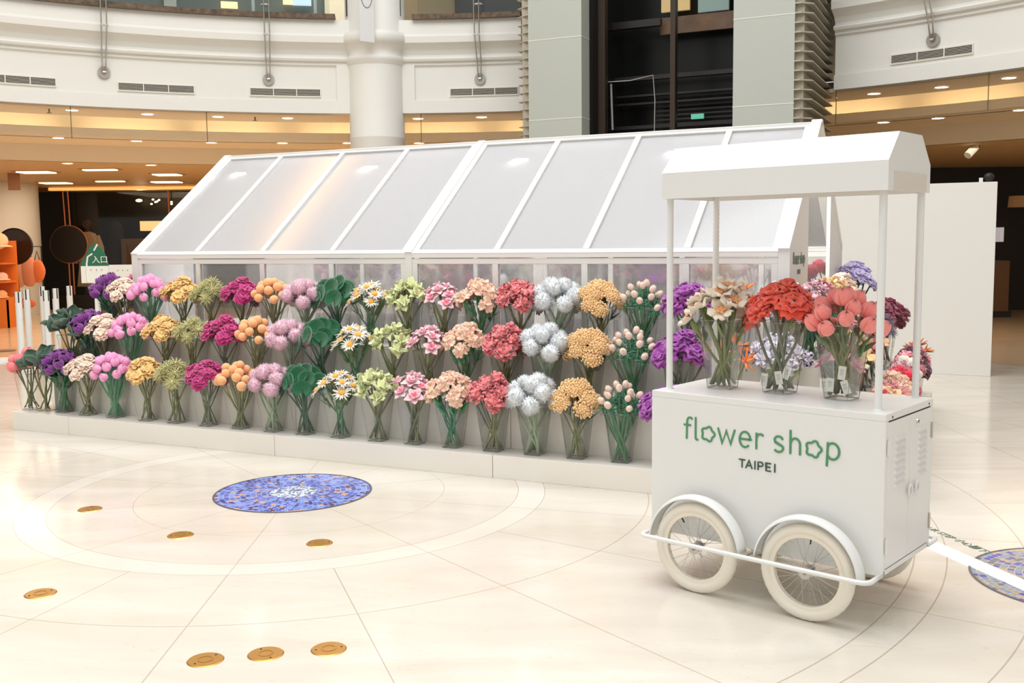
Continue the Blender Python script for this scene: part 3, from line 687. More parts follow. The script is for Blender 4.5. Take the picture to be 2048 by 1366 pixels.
RN = random.Random(7)
ORD = 'first second third fourth fifth sixth seventh eighth ninth tenth eleventh twelfth thirteenth fourteenth fifteenth sixteenth seventeenth eighteenth nineteenth twentieth twenty-first twenty-second twenty-third twenty-fourth'.split()
def plural(w): return {'leaf': 'leaves', 'round leaf': 'round leaves', 'statice': 'statice sprigs'}.get(w, w[:-1]+'ies' if w[-1] == 'y' else w+'s')
def bouquet(key, M, where, hgt=.56, spread=(.160, .120), n=None, simple=False, scale=1., lean=0., group=True):
    fl, cw, fn, R, c, ex, st, n0, sr, lf = K[key]; n = n or n0; R *= scale*1.12
    heads, exm, stems, lm = kmesh(key)
    M = M @ T(0, 0, .0012)
    v = empty('flower_vase', M @ RZ(RN.uniform(-.06, .06)), f'clear vase of {cw} {plural(fl)} {where}', 'vase', 'clear tapered flower vases')
    inst('vase_body', VASE, v, Matrix()); 
    if not simple: inst('glass_edges', VRIM, v, Matrix())
    row_ = []; M_cart = 'cart top' in where
    nm = 'plush_'+fl.replace(' ', '_').replace('fluffy_', '')
    for i in range(n):
        u = (i+.5)/n; r = sqrt(u); a = i*2.39996+RN.uniform(-.25, .25)
        hx = r*cos(a)*spread[0]*RN.uniform(.88, 1.12)+lean*.02; hy = r*sin(a)*spread[1]*RN.uniform(.88, 1.1)-.012
        tl = {'h_tulip': 1.8, 'h_tulip_open': 1.8, 'h_ball': 1.9, 'h_fluff': 1.7, 'h_bigleaf': 1.3, 'h_bud': 2.4, 'h_bird': 1.3}.get(fn.__name__, .95)
        hz = hgt-R*tl-.145*u+RN.uniform(-.014, .014)
        k_ = -.85; bx = max(-.046, min(.046, hx*k_+RN.uniform(-.018, .018))); by = max(-.046, min(.046, hy*k_+RN.uniform(-.018, .018)))
        B = Vector((bx, by, .016)); Hd = Vector((hx, hy, hz)); d = Hd-B
        Q = d.to_track_quat('Z', 'Y').to_matrix().to_4x4()
        e = empty(nm, M @ T(*B) @ Q @ RZ(0), None, 'flower', f'{cw} {plural(fl)} {where}')
        hw_ = M @ Hd; row_.append(((_R.dot(hw_-cam.matrix_world.translation))/(_F.dot(hw_-cam.matrix_world.translation)), e))
        s_ = RN.uniform(1.12, 1.30)*scale*(.93 if M_cart else 1)
        Lh = d.length
        inst('stem', RN.choice(stems), e, Matrix.Diagonal((1, 1, Lh, 1)))
        out = .8 if fn.__name__ not in ('h_leafdisc',) else .25
        tip = Matrix.Rotation(min(1.0, out*r+.1), 4, Vector((-(hy-.02), hx, 0)).normalized() if (abs(hx)+abs(hy)) > 1e-3 else Vector((1, 0, 0)))
        Rr = Q.inverted() @ tip @ RZ(RN.uniform(0, 6.28) if fn.__name__ != 'h_leafdisc' else RN.uniform(-.5, .5)+hx*3)
        HM = T(0, 0, Lh) @ Rr @ Matrix.Scale(s_, 4)
        inst('flower_head', RN.choice(heads), e, HM)
        if exm: inst(ex[0], RN.choice(exm), e, HM)
        if lm and not simple and (i % 2 == 0 or key in ('ptulip', 'peach')): inst('leaves', RN.choice(lm), e, T(0, 0, Lh) @ RZ(RN.uniform(0, 6.28)))
    row_.sort(key=lambda q: q[0])
    for i, (_, e) in enumerate(row_): e['label'] = f"{'leftmost' if i == 0 else 'rightmost' if i == n-1 else ORD[i]} {cw} {fl}{'' if i in (0, n-1) else ' from left'} in its vase {where}"
    return v

SEQ = ['ctulip', 'leaf', 'ptulip', 'cream', 'ktulip', 'mustard', 'spiky', 'magenta', 'orange', 'mauve', 'disc', 'daisy', 'palegreen', 'lightpink', 'peach', 'coral', 'pom', 'yellow', 'thistle', 'violet', 'bird', 'lilac', 'dusty', 'orchid']
UX = [-.80, -.58, -.28, .04, .36, .72, 1.03, 1.36, 1.69, 2.01, 2.31, 2.63, 2.96, 3.27, 3.58, 3.90, 4.21, 4.52, 4.83, 5.15, 5.46, 5.78, 6.09, 6.38]
for row, (z, v, i0, i1, wh) in enumerate(((Z1, -.60, 0, 20, 'on the low front plinth'), (Z2, -.375, 1, 23, 'on the middle front step'), (Z3, -.145, 2, 23, 'on the top front step'))):
    for i in range(i0, i1):
        k = SEQ[i]; u = UX[i]
        if i == 0: u = -.69
        if i == 1: u = -.50 if row == 0 else -.40
        if row and i == 2: u = -.14
        if row and i >= 22: continue
        bouquet(k, GM @ T(u, v+(.03 if i < 3 else 0), z), wh, hgt=((.535, .53, .51)[row]) + (.02 if k in ('leaf', 'pom') else 0))
# right end, going back from the near corner
SIDE = [(Z1, 6.37, 'on the low right-end plinth', [(-.28, 'dred'), (.03, 'apricot'), (.33, 'spider'), (.98, 'rosered'), (.65, 'peach'), (1.3, 'palepink'), (1.6, 'wball'), (2.0, 'pinkcarn'), (2.35, 'dmaroon'), (2.75, 'dusty'), (3.12, 'bird')]),
        (Z2, 6.135, 'on the middle right-end step', [(-.30, 'dusty'), (.03, 'orchid'), (.35, 'lemon'), (.75, 'pinkcarn'), (1.1, 'dred'), (1.45, 'apricot'), (2.2, 'slate'), (2.72, 'maroon')]),
        (Z3, 5.91, 'on the top right-end step', [(-.02, 'palepink'), (.32, 'dusty'), (.68, 'lemon'), (1.05, 'apricot'), (1.45, 'cream'), (2.3, 'lavender')])]
for z, u, wh, L_ in SIDE:
    for v, k in L_:
        big = k in ('maroon', 'lavender')
        bouquet(k, GM @ T(u, v, z) @ RZ(pi/2), wh, hgt=.52 if not big else .58, spread=(.125, .095) if not big else (.16, .13), n=None if z == Z1 or big else 8)
bouquet('ctulip', GM @ T(-.14, .32, Z2), 'on the middle left-end step', simple=True, n=8)
bouquet('dusty', GM @ T(-.14, .20, Z3), 'on the top left-end step', simple=True, n=8)
bouquet('dmaroon', GM @ T(-.37, .75, Z2), 'on the middle left-end step', simple=True, n=6)
bouquet('leaf', GM @ T(-.60, .0, Z1), 'on the low left-end plinth', simple=True, n=5)
# far side, showing through the ribbed panels
BACK = ['ktulip', 'ptulip', 'cream', 'lavender', 'apricot', 'pinkcarn', 'maroon', 'pom', 'palegreen', 'palepink', 'slate', 'dusty', 'violet', 'coral', 'yellow', 'lightpink', 'dmaroon', 'rosered']
for i, k in enumerate(BACK):
    bouquet(k, GM @ T(.2+i*.318, GDEP+.13, Z3) @ RZ(pi), 'on the far top step', hgt=.60, simple=True, n=7 if K[k][3] < 12 else 10)

# ------------------------------------------------------------------ cart
CL, CD, CZ0, CZ1 = 1.106, .539, .2276, .8925
cart = empty('flower_cart', CM, 'white metal flower cart with four bicycle wheels and a peaked canopy', 'cart')
body = MB().box(0, CL, 0, CD, CZ1-.03, CZ1).box(0, CL, 0, .012, CZ0, CZ1-.03).box(0, CL, CD-.012, CD, CZ0, CZ1-.03).box(0, .012, .012, CD-.012, CZ0, CZ1-.03).box(.012, CL, .012, CD-.012, CZ0, CZ0+.022).box(CL-.012, CL, .012, .03, CZ0, CZ1-.03).box(CL-.012, CL, CD-.03, CD-.012, CZ0, CZ1-.03)
body.build('cart_body', WHITE2, cart, bevel=.0025)
strokes(MB(), LOGO, .0092, T(0, -.0016, 0) @ RX(pi/2), .0014).build('logo_lettering', GRN, cart, label='green flower shop lettering with blossom shaped letter o')
strokes(MB(), TAIPEI, .0062, T(0, -.0016, 0) @ RX(pi/2), .0014).build('city_lettering', DGR, cart, label='small dark green TAIPEI lettering')
GAP = mat('dark_gap', (70, 64, 58), .8)
MB().box(CL-.006, CL-.002, .02, CD-.018, CZ0+.023, CZ1-.031).build('door_gap', GAP, cart)
for k, (y0, y1) in enumerate(((.024, .2625), (.2655, .517))):
    dr = MB().box(CL-.008, CL+.003, y0, y1, CZ0+.028, CZ1-.036).build('cart_door', WHITE2, cart, bevel=.002)
    lv = MB(); a, b = ((.094, .212) if k == 0 else (.356, .462))
    for j in range(8):
        z = .582+j*.0278
        vs = [(CL+.003, a, z), (CL+.003, b, z), (CL+.003, b-.004, z+.017), (CL+.003, a+.004, z+.017), (CL+.011, a+.006, z), (CL+.011, b-.006, z)]
        lv.add(vs, [(0, 4, 5, 1), (4, 3, 2, 5), (0, 3, 4), (1, 5, 2), (0, 1, 2, 3)])
    lv.build('louvres', WHITE2, dr)
    ky = .247 if k == 0 else .329
    MB().tube([(CL+.016, ky+.016*cos(t), .54+.026*sin(t)) for t in [2*pi*i/20 for i in range(20)]], .005, 8, closed=True).tube([(CL+.002, ky, .54), (CL+.014, ky, .54)], .007, 10).build('knob', WHITE2, dr, smooth=True)
    for z in (.755, .35):
        hy = .023 if k == 0 else .518
        MB().tube([(CL+.005, hy, z-.035), (CL+.005, hy, z+.035)], .005, 8).box(CL+.002, CL+.004, hy-.011, hy+.011, z-.03, z+.03).build('hinge', STEEL if k else WHITE2, dr)
    if k: MB().lathe([(0, .008), (.008, .008), (.010, 0)], 16, T(CL+.003, .336, .821) @ RY(pi/2)).box(CL+.0115, CL+.0125, .3345, .3375, .815, .827, 1).build('lock', [mat('chrome', (220, 215, 205), .12, metal=1), GAP], dr)
for y_ in (.068, .489): MB().lathe([(0, .001), (.0055, .001), (.0055, 0)], 12, T(CL, y_, .874) @ RY(pi/2)).build('screw_hole', GAP, cart)
# canopy posts
for u, v in ((.042, .086), (.042, .507), (1.039, .086), (1.039, .507)):
    MB().lathe([(.0155, CZ1), (.0155, 1.86)], 18, T(u, v, 0)).lathe([(.019, CZ1), (.019, CZ1+.006), (.0155, CZ1+.007)], 18, T(u, v, 0)).build('canopy_post', WHITE2, cart, smooth=True)
# canopy
u0, u1, v0, v1, c0, c1, c2, r0, r1 = .030, 1.076, .0352, .5033, 1.7812, 1.8988, 2.0169, .1439, .3955
sec = [(v0, c0), (v0, c1), (r0, c2), (r1, c2), (v1, c1), (v1, c0)]
can = MB(); vs = [(u, v, z) for u in (u0, u1) for v, z in sec]
can.add(vs, [(i, i+1, i+7, i+6) for i in range(5)]+[(0, 1, 2, 3, 4, 5), (6, 7, 8, 9, 10, 11)])
co = can.build('canopy', WHITE2, cart); so = co.modifiers.new('shell', 'SOLIDIFY'); so.thickness = .006; so.offset = -1
MB().box(u0+.01, u1-.01, v0+.012, v1-.012, 1.856, 1.862).box(u1, u1+.004, v0+.055, v1-.05, c0, c0+.075).box(u0+.006, u1-.006, v0+.02, v0+.05, c0+.004, c0+.03).build('canopy_tray', mat('grey_white_sheet', (214, 208, 198), .5), cart)
# wheels, fenders, rails
TYRE = mat('cream_rubber', (232, 226, 212), .55); RIMM = mat('cream_rim', (236, 228, 212), .3, coat=.3); CHR = mat('spoke_steel', (190, 190, 188), .25, metal=.9); BLK = mat('black_rubber', (30, 30, 30), .5)
RW = .2068
def tyre_mesh():
    m = MB(); rt = .0245; rc = RW-rt; n = 72; k = 14; vs = []
    for i in range(n):
        a = 2*pi*i/n
        for j in range(k):
            b = 2*pi*j/k; rr = rt*(1.0+(.06 if (i+j) % 2 and abs(((b+pi) % (2*pi))-pi) < 1.2 else 0)); r = rc+rr*cos(b)
            vs.append((r*cos(a), rr*sin(b)*1.0, r*sin(a)))
    fs = [(i*k+j, i*k+(j+1) % k, ((i+1) % n)*k+(j+1) % k, ((i+1) % n)*k+j) for i in range(n) for j in range(k)]
    return m.add(vs, fs).mesh('tyre', TYRE, smooth=True)
YX = RX(pi/2)
tyre = tyre_mesh()
rimm = MB().lathe([(.146, -.012), (.146, .012), (.152, .0135), (.166, .014), (.166, -.014), (.152, -.0135)], 64, YX, closed_prof=True).mesh('rim', RIMM)
hub = MB().lathe([(.0, -.034), (.009, -.034), (.009, -.026), (.026, -.026), (.026, -.023), (.012, -.02), (.012, .02), (.026, .023), (.026, .026), (.009, .026), (.009, .034), (0, .034)], 28, YX).mesh('hub', CHR)
sp = MB()
for i in range(28):
    a = 2*pi*i/28; sd = 1 if i % 2 else -1; cr = .55*(1 if (i//2) % 2 else -1)
    sp.tube([(.022*cos(a+cr), sd*.0245, .022*sin(a+cr)), (.148*cos(a), 0, .148*sin(a))], .0011, 5)
spk = sp.mesh('spokes', CHR)
valve = MB().tube([(0, 0, .145), (0, 0, .122)], .0035, 8).mesh('valve', BLK)
for u, vv, sd in ((.2871, -.07, -1), (.8178, -.07, -1), (.2871, CD+.07, 1), (.8178, CD+.07, 1)):
    w = empty('wheel', Matrix(), None); w.parent = cart; w.matrix_local = T(u, vv, RW) @ RY(.35 if u < .5 and sd < 0 else -.12)
    inst('tyre', tyre, w, Matrix()); inst('rim', rimm, w, Matrix()); inst('hub', hub, w, Matrix()); inst('spokes', spk, w, Matrix()); inst('valve', valve, w, RY(-.9 if u < .5 else .22))
    fe = MB(); R0 = .228; n = 36; a0, a1 = radians(2 if u > .5 else 6), radians(178 if u < .5 else 174); vs = []
    prof = [(-.036, 0), (-.030, .008), (-.015, .013), (0, .0145), (.015, .013), (.030, .008), (.036, 0)]
    for s_ in (0, -.0025):
        for i in range(n+1):
            a = a0+(a1-a0)*i/n
            for y, dz in prof: r = R0+dz+s_; vs.append((u+r*cos(a), vv+y, RW+r*sin(a)))
    p = len(prof); P = (n+1)*p; fs = []
    for s_ in (0, P):
        for i in range(n):
            for j in range(p-1): fs.append((s_+i*p+j, s_+i*p+j+1, s_+(i+1)*p+j+1, s_+(i+1)*p+j))
    for i in range(n):
        for j in (0, p-1): fs.append((i*p+j, (i+1)*p+j, P+(i+1)*p+j, P+i*p+j))
    for i in (0, n):
        for j in range(p-1): fs.append((i*p+j, i*p+j+1, P+i*p+j+1, P+i*p+j))
    fe.add(vs, fs).build('fender', WHITE2, cart, smooth=True)
for sd, yb in ((-1, 0), (1, CD)):
    y = yb+sd*.135; z = .232
    pts = [(.022, yb+sd*.0, z), (.022, yb+sd*.09, z)]+[(.022+.04*(1-cos(t)), yb+sd*(.095+.04*sin(t)), z) for t in (.4, .8, 1.2, pi/2)]+[(1.05, y, z)]+[(1.06+.04*sin(t), yb+sd*(.095+.04*cos(t)), z) for t in (.4, .8, 1.2, pi/2)]+[(1.1, yb, z)]
    MB().tube(pts, .0105, 12).build('side_rail', WHITE2, cart, smooth=True)
    MB().tube([(.553, yb, z+.002), (.553, y, z)], .007, 8).build('rail_bracket', STEEL, cart)
    for uu in (.2871, .8178): MB().tube([(uu, yb, RW), (uu, yb+sd*.115, RW)], .006, 8).build('axle', STEEL, cart)
bouquet('cartlily', CM @ T(.225, .262, CZ1) @ RZ(.12), 'at the left of the cart top', hgt=.545, spread=(.165, .11))
bouquet('red', CM @ T(.505, .29, CZ1) @ RZ(-.05), 'in the middle of the cart top', hgt=.525, spread=(.150, .11))
bouquet('stulip', CM @ T(.80, .285, CZ1), 'at the right of the cart top', hgt=.48, spread=(.130, .10))
# white hang tags in two cart vases
TAGM = mat('paper_tag', (238, 236, 228), .7); TGI = mat('tag_print', (120, 120, 115), .7)
for vu, vv, L_ in ((.505, .29, ((-.055, -.05, .06, .1), (.02, -.055, .075, -.2), (.055, -.05, .1, .35))), (.80, .285, ((-.062, -.05, .06, 0), (-.03, -.056, .065, .05), (.04, -.056, .06, -.35), (.02, -.05, .12, .1)))):
    for a, b, z, t in L_:
        k = .065/.09 if False else 1
        M_ = CM @ T(vu+a, vv+b, CZ1+z) @ RY(t)
        o = MB().box(-.017, .017, -.0008, .0008, -.03, .03).build('care_tag', TAGM, M=M_, label=f"{ORD[L_.index((a, b, z, t))]} white paper care tag low in the {'poppy' if vu < .6 else 'salmon tulip'} vase on the cart", cat='tag', group=f"care tags in the {'poppy' if vu < .6 else 'salmon tulip'} vase")
        MB().box(-.009, .009, -.0012, -.0008, .012, .014).box(-.009, .006, -.0012, -.0008, .005, .0065).box(-.009, .009, -.0012, -.0008, -.002, -.0005).box(-.009, .004, -.0012, -.0008, -.009, -.0075).build('print_lines', TGI, o)

# ------------------------------------------------------------------ white cable cover and floor lettering
a = onz(1850, 1084); b = onz(2075, 1184)
dd = (b-a).normalized(); nn = Vector((-dd.y, dd.x, 0)); cv = MB(); w = .055
a2 = a-dd*.25
cv.add([a2+nn*w, a2-nn*w, b+dd*.8-nn*w, b+dd*.8+nn*w, a2+nn*w*.6+Vector((0, 0, .014)), a2-nn*w*.6+Vector((0, 0, .014)), b+dd*.8-nn*w*.6+Vector((0, 0, .014)), b+dd*.8+nn*w*.6+Vector((0, 0, .014))], [(0, 1, 2, 3), (4, 5, 6, 7), (0, 1, 5, 4), (1, 2, 6, 5), (2, 3, 7, 6), (3, 0, 4, 7)])
cv.build('cable_cover', mat('white_plastic', (246, 246, 246), .35), label='white floor cable cover running from behind the cart over the grey mosaic', cat='cable cover')
def text_obj(s, size, M, m, name, ext=.0006, align='LEFT', **tg):
    c = bpy.data.curves.new(name, 'FONT'); c.body = s; c.size = size; c.extrude = ext; c.align_x = align; o = bpy.data.objects.new(name, c); COL.objects.link(o); c.materials.append(m)
    dg = bpy.context.evaluated_depsgraph_get(); me = bpy.data.meshes.new_from_object(o.evaluated_get(dg)); bpy.data.objects.remove(o)
    o = bpy.data.objects.new(name, me); COL.objects.link(o); o.matrix_world = M; tag(o, **tg); return o
ddx = atan2(dd.y, dd.x)
FLT = mat('floor_letter_green', (92, 118, 100), .6)
pe = onz(1968, 1106); pe2 = onz(1900, 1108)
text_obj('WATCH YOUR STEP \u5c0f\u5fc3\u8173\u4e0b', .058, T(pe.x, pe.y, .0012) @ RZ(ddx), FLT, 'floor_lettering', align='RIGHT', label='green warning lettering on the floor along the far side of the cable cover', cat='floor lettering')
text_obj('WATCH YOUR STEP', .058, T(pe2.x, pe2.y, .0012) @ RZ(ddx), FLT, 'floor_lettering', align='RIGHT', label='green warning lettering on the floor along the near side of the cable cover', cat='floor lettering')

# ------------------------------------------------------------------ white partition behind
pa = onz(1981, 753); pu = GM.inverted() @ pa
MB().box(3.6, pu.x, pu.y, pu.y+.14, 0, 2.19).build('partition_wall', mat('partition_white', (226, 224, 219), .6), M=GM, bevel=.004, label='tall plain white partition wall behind the right end of the greenhouse', cat='partition')
cm_ = GM @ T(pu.x-.12, pu.y+.07, 2.19)
e = empty('ceiling_speaker', cm_, 'small black and white device on top of the white partition corner', 'device')  # black and white camera unit standing on the partition top
MB().box(-.07, -.03, -.03, .03, 0, .05).build('white_bracket', WHITE, e); MB().ball((.03, 0, .055), .055, 12, 8, (1, .9, .9)).build('black_housing', BLK, e, smooth=True)
# ------------------------------------------------------------------ round atrium: fascia, column, soffits
AM = T(AC.x, AC.y, 0)
aL = onr(1046, 150)[1]; aR0 = onr(1668, 150)[1]; aColL = onr(702, 200)[1]; aColR = onr(803, 200)[1]
A_LO, A_HI = radians(-25), radians(205)
PROF = [(9.72, 3.575), (9.5, 3.575), (9.5, 3.765), (9.535, 3.775), (9.535, 4.28), (9.5, 4.30), (9.5, 4.345), (9.455, 4.355), (9.44, 4.385), (9.455, 4.41), (9.50, 4.42), (9.505, 4.45), (9.47, 4.52), (9.40, 4.58), (9.345, 4.61), (9.335, 4.70), (9.355, 4.74), (9.37, 4.95), (9.72, 4.95)]
PROFC = [(9.72, 3.575), (9.5, 3.575), (9.5, 4.345)]+PROF[7:]
def band(prof, spans, name, m, dr=0, **tg):
    o = MB()
    for a0, a1 in spans: o.lathe([(r+dr, z) for r, z in prof], max(2, int(abs(a1-a0)/.03)), AM, a0=a0, a1=a1, closed_prof=True)
    return o.build(name, m, smooth=False, kind='structure', **tg)
gl_ = radians(1.1)
spR = (A_LO, aR0); spM = (aL, aColR-.022); spL = (aColL+.022, A_HI)
band(PROF, [spR, spM, spL], 'wall_back', CREAM)
band(PROFC, [(aColR-.022, aColL+.022)], 'trim_1', CREAM)
MARB = mat('brown_marble', (98, 80, 62), .25, var=.55, vscale=14)
cU = (aColL+aColR)/2
band([(9.28, 4.952), (9.28, 5.02), (9.74, 5.02), (9.74, 4.952)], [spR, (aL, cU-.062), (cU+.062, A_HI)], 'trim_2', MARB)
# columns: round shaft below, wider above
cc = AM @ Vector((9.62*cos(cU), 9.62*sin(cU), 0))
MB().lathe([(.425, 0), (.425, 3.18), (.43, 3.19), (.43, 3.205), (.425, 3.22), (.425, 4.36)], 56, T(cc.x, cc.y, 0)).build('column', CREAM, smooth=True, kind='structure')
MB().lathe([(.425, 4.28), (.465, 4.345), (.475, 4.385), (.46, 4.41), (.43, 4.43), (.44, 4.5), (.50, 4.58), (.545, 4.61), (.55, 4.70), (.53, 4.75), (.46, 4.78), (.44, 8.2)], 56, T(cc.x, cc.y, 0)).build('column', CREAM, smooth=True, kind='structure')
# soffits going outward and down
WARM = mat('warm_ceiling_paint', (234, 220, 194), .6)
band([(9.70, 3.575), (9.70, 3.62), (10.72, 3.62), (10.72, 3.575)], [(A_LO, A_HI)], 'ceiling_1', WARM)
band([(10.72, 3.62), (10.72, 3.86), (10.76, 3.86), (10.76, 3.62)], [(A_LO, A_HI)], 'ceiling_2', WARM)
band([(10.76, 3.84), (11.4, 3.84), (11.4, 3.30), (11.34, 3.30), (11.34, 3.80), (10.76, 3.80)], [(A_LO, A_HI)], 'ceiling_3', mat('warm_cove_paint', (240, 236, 222), .6))
band([(11.0, 3.30), (11.0, 3.43), (11.03, 3.43), (11.03, 3.34), (12.7, 3.34), (12.7, 3.30)], [(A_LO, A_HI)], 'ceiling_4', WARM)
band([(12.6, 3.30), (12.6, 3.02), (12.7, 3.02), (12.7, 3.30)], [(A_LO, A_HI)], 'ceiling_5', WARM)
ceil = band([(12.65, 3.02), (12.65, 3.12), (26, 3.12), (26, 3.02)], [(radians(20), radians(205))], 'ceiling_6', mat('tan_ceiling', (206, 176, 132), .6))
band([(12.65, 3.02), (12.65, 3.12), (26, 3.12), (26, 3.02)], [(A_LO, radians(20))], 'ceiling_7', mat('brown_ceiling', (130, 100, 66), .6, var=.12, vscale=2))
COVE = mat('cove_light', (255, 222, 176), .5, emit=6.5)
PW = .152
for i in range(26):
    a = radians(-20)+i*PW
    if a+PW*.8 > A_HI: break
    MB().lathe([(11.06, 3.345), (11.06, 3.375), (11.10, 3.375), (11.10, 3.345)], 5, AM, a0=a+.018, a1=a+PW-.018, closed_prof=True).build('cove_light_strip', COVE, label='warm light strip hidden in the ceiling cove around the atrium', cat='light strip', group='cove light strips around the atrium')
# glass smoke curtain hanging under the fascia
def clear_glass(name, tint=(.96, .98, .96), lo=.04):
    m = bpy.data.materials.new(name); m.use_nodes = True; N = m.node_tree.nodes; L = m.node_tree.links; N.clear()
    out = N.new('ShaderNodeOutputMaterial'); tr = N.new('ShaderNodeBsdfTransparent'); tr.inputs[0].default_value = (*tint, 1)
    g = N.new('ShaderNodeBsdfGlossy'); g.inputs['Roughness'].default_value = .03; f = N.new('ShaderNodeFresnel'); f.inputs[0].default_value = 1.35
    x = N.new('ShaderNodeMixShader'); L.new(f.outputs[0], x.inputs[0]); L.new(tr.outputs[0], x.inputs[1]); L.new(g.outputs[0], x.inputs[2]); L.new(x.outputs[0], out.inputs[0]); return m
PANE = clear_glass('pane_glass', (.99, .99, .985)); JOINT = mat('glass_joint', (120, 96, 60), .5)
wi = 1
for spans in ((aL, aColR-.03), (aColL+.03, A_HI-.3), (radians(5), aR0)):
    a0, a1 = spans; n = max(1, round((a1-a0)/.2))
    for k in range(n):
        b0, b1 = a0+(a1-a0)*k/n, a0+(a1-a0)*(k+1)/n
        w_ = MB().lathe([(9.6, 3.12), (9.6, 3.575), (9.606, 3.575), (9.606, 3.12)], 6, AM, a0=b0+.0006, a1=b1-.0006, closed_prof=True).build('window_%d' % wi, PANE, kind='structure'); wi += 1
        MB().tube([AM @ Vector((9.6*cos(b1), 9.6*sin(b1), z)) for z in (3.12, 3.575)], .006, 6).build('glazing_joint', JOINT, w_)
# downlights
LAMP = mat('downlight_lens', (255, 240, 214), .4, emit=9); LRIM = mat('downlight_rim', (250, 236, 210), .5)
dlm = MB().lathe([(0, -.004), (.085, -.004), (.085, 0)], 24).mesh('lens', LAMP); dlr = MB().lathe([(.085, 0), (.085, -.007), (.105, -.007), (.108, 0)], 24).mesh('rim', LRIM)
DL = [('upper soffit left of the round column', 3.574, [(144, 220), (295, 228), (436, 233), (575, 236)]), ('upper soffit right of the round column', 3.574, [(836, 237), (963, 234)]), ('upper soffit above the cart', 3.574, [(1748, 187), (1883, 174), (2018, 155.5)]),
      ('lower soffit left of the round column', 3.299, [(116, 275.5), (273, 281.5), (423, 285), (565, 286), (696, 286)]), ('lower soffit right of the round column', 3.299, [(838, 286)]), ('lower soffit above the cart', 3.299, [(1767, 244.5), (1876, 236), (2040, 220)]),
      ('back ceiling left of the greenhouse ridge', 3.019, [(135, 326.5), (302, 330)])]
ordn = ['first', 'second', 'third', 'fourth', 'fifth']
for wh, z, L_ in DL:
    for i, p in enumerate(L_):
        P = onz(p[0], p[1], z); one = len(L_) == 1
        e = empty('downlight', T(P.x, P.y, z), f"{'only' if one else ordn[i]} round recessed downlight from the left in the {wh}", 'ceiling light', 'round downlights in the ceilings')
        inst('lens', dlm, e, Matrix()); inst('rim', dlr, e, Matrix())
# sprinklers
for px, py in ((98, 218), (510, 234)):
    P = onz(px, py, 3.574); e = MB().tube([(P.x, P.y, 3.575), (P.x, P.y, 3.52)], .012, 8).lathe([(0, 3.515), (.035, 3.515), (.035, 3.52)], 12, T(P.x, P.y, 0)).build('sprinkler', mat('dull_steel', (130, 115, 90), .4, metal=.8), label=f"small ceiling sprinkler on the upper soffit {'near the left edge' if px < 200 else 'nearer the round column'}", cat='sprinkler')
# air vents in the fascia
VD = mat('vent_dark', (60, 58, 52), .7); VF = mat('vent_white', (236, 230, 218), .5)
for i, (x0, x1, ym, lb) in enumerate(((-40, 110, 160, 'long air vent on the fascia cut by the left frame edge'), (237, 387, 176, 'long air vent on the fascia between the two left steel rods'), (501, 640, 186, 'long air vent on the fascia just left of the round column'), (901, 1035, 182, 'long air vent on the fascia beside the left louvred pier'), (1783, 1944, 106, 'long air vent on the fascia at the upper right over the cart'))):
    P0, a0 = onr(x0, ym, 9.52); P1, a1 = onr(x1, ym, 9.52); z = (P0.z+P1.z)/2; z = onr((x0+x1)/2, ym, 9.52)[0].z
    z = 3.885
    e = empty('air_vent', T(AC.x+9.5*cos((a0+a1)/2), AC.y+9.5*sin((a0+a1)/2), z), lb, 'air vent', 'air vents along the fascia'); iv = e.matrix_world.inverted()
    lo, hi = min(a0, a1), max(a0, a1); n = 12
    MB().lathe([(9.535, z-.052), (9.535, z+.052), (9.527, z+.052), (9.527, z-.052)], n, iv @ AM, a0=lo, a1=hi, closed_prof=True).build('vent_back', VD, e)
    sl = MB()
    for k in range(6): zz = z-.045+k*.018; sl.lathe([(9.527, zz), (9.527, zz+.0035), (9.512, zz+.0035), (9.512, zz)], n, iv @ AM, a0=lo, a1=hi, closed_prof=True)
    sl.build('vent_slats', VF, e)
    fr = MB()
    for zz in (z-.066, z+.052): fr.lathe([(9.537, zz), (9.537, zz+.014), (9.512, zz+.014), (9.512, zz)], n, iv @ AM, a0=lo-.0015, a1=hi+.0015, closed_prof=True)
    for aa in (lo-.0015, hi, lo+(hi-lo)/3, lo+(hi-lo)*2/3): fr.lathe([(9.537, z-.06), (9.537, z+.06), (9.511, z+.06), (9.511, z-.06)], 1, iv @ AM, a0=aa, a1=aa+.0012, closed_prof=True)
    fr.build('vent_frame', VF, e)
# twin steel rods with a disc foot
for px, pyd, pyc, lb in ((208, 145, 65, 'leftmost twin steel hanger rods with a disc foot on the fascia'), (537, 159, 88, 'twin steel hanger rods with a disc foot left of the round column'), (960, 158, 86, 'twin steel hanger rods with a disc foot right of the round column'), (1866, 80, -10, 'twin steel hanger rods with a disc foot at the upper right over the cart')):
    P, a = onr(px, pyd, 9.51); e = empty('hanger_rod', T(P.x, P.y, P.z) @ RZ(a), lb, 'steel hanger', 'steel hanger rods on the fascia')
    MB().lathe([(0, 0), (.085, 0), (.085, .02), (0, .02)], 28, T(.01, 0, 0) @ RY(-pi/2)).build('disc_foot', mat('satin_disc', (176, 170, 160), .35, metal=.6), e, smooth=False)
    rd = MB()
    for s in (-1, 1): rd.tube([(-.03, s*.022, -.0), (-.10, s*.03, .25), (-.30, s*.036, .62), (-.34, s*.038, 1.2), (-.42, s*.04, 2.6)], .0105, 8)
    rd.build('steel_rods', STEEL, e, smooth=True)
    MB().box(-.325, -.285, -.055, .055, .60, .622).build('rod_clamp', STEEL, e)
    MB().tube([(-.03, -.022, 0), (-.03, .022, 0)], .018, 8).build('clevis', STEEL, e)
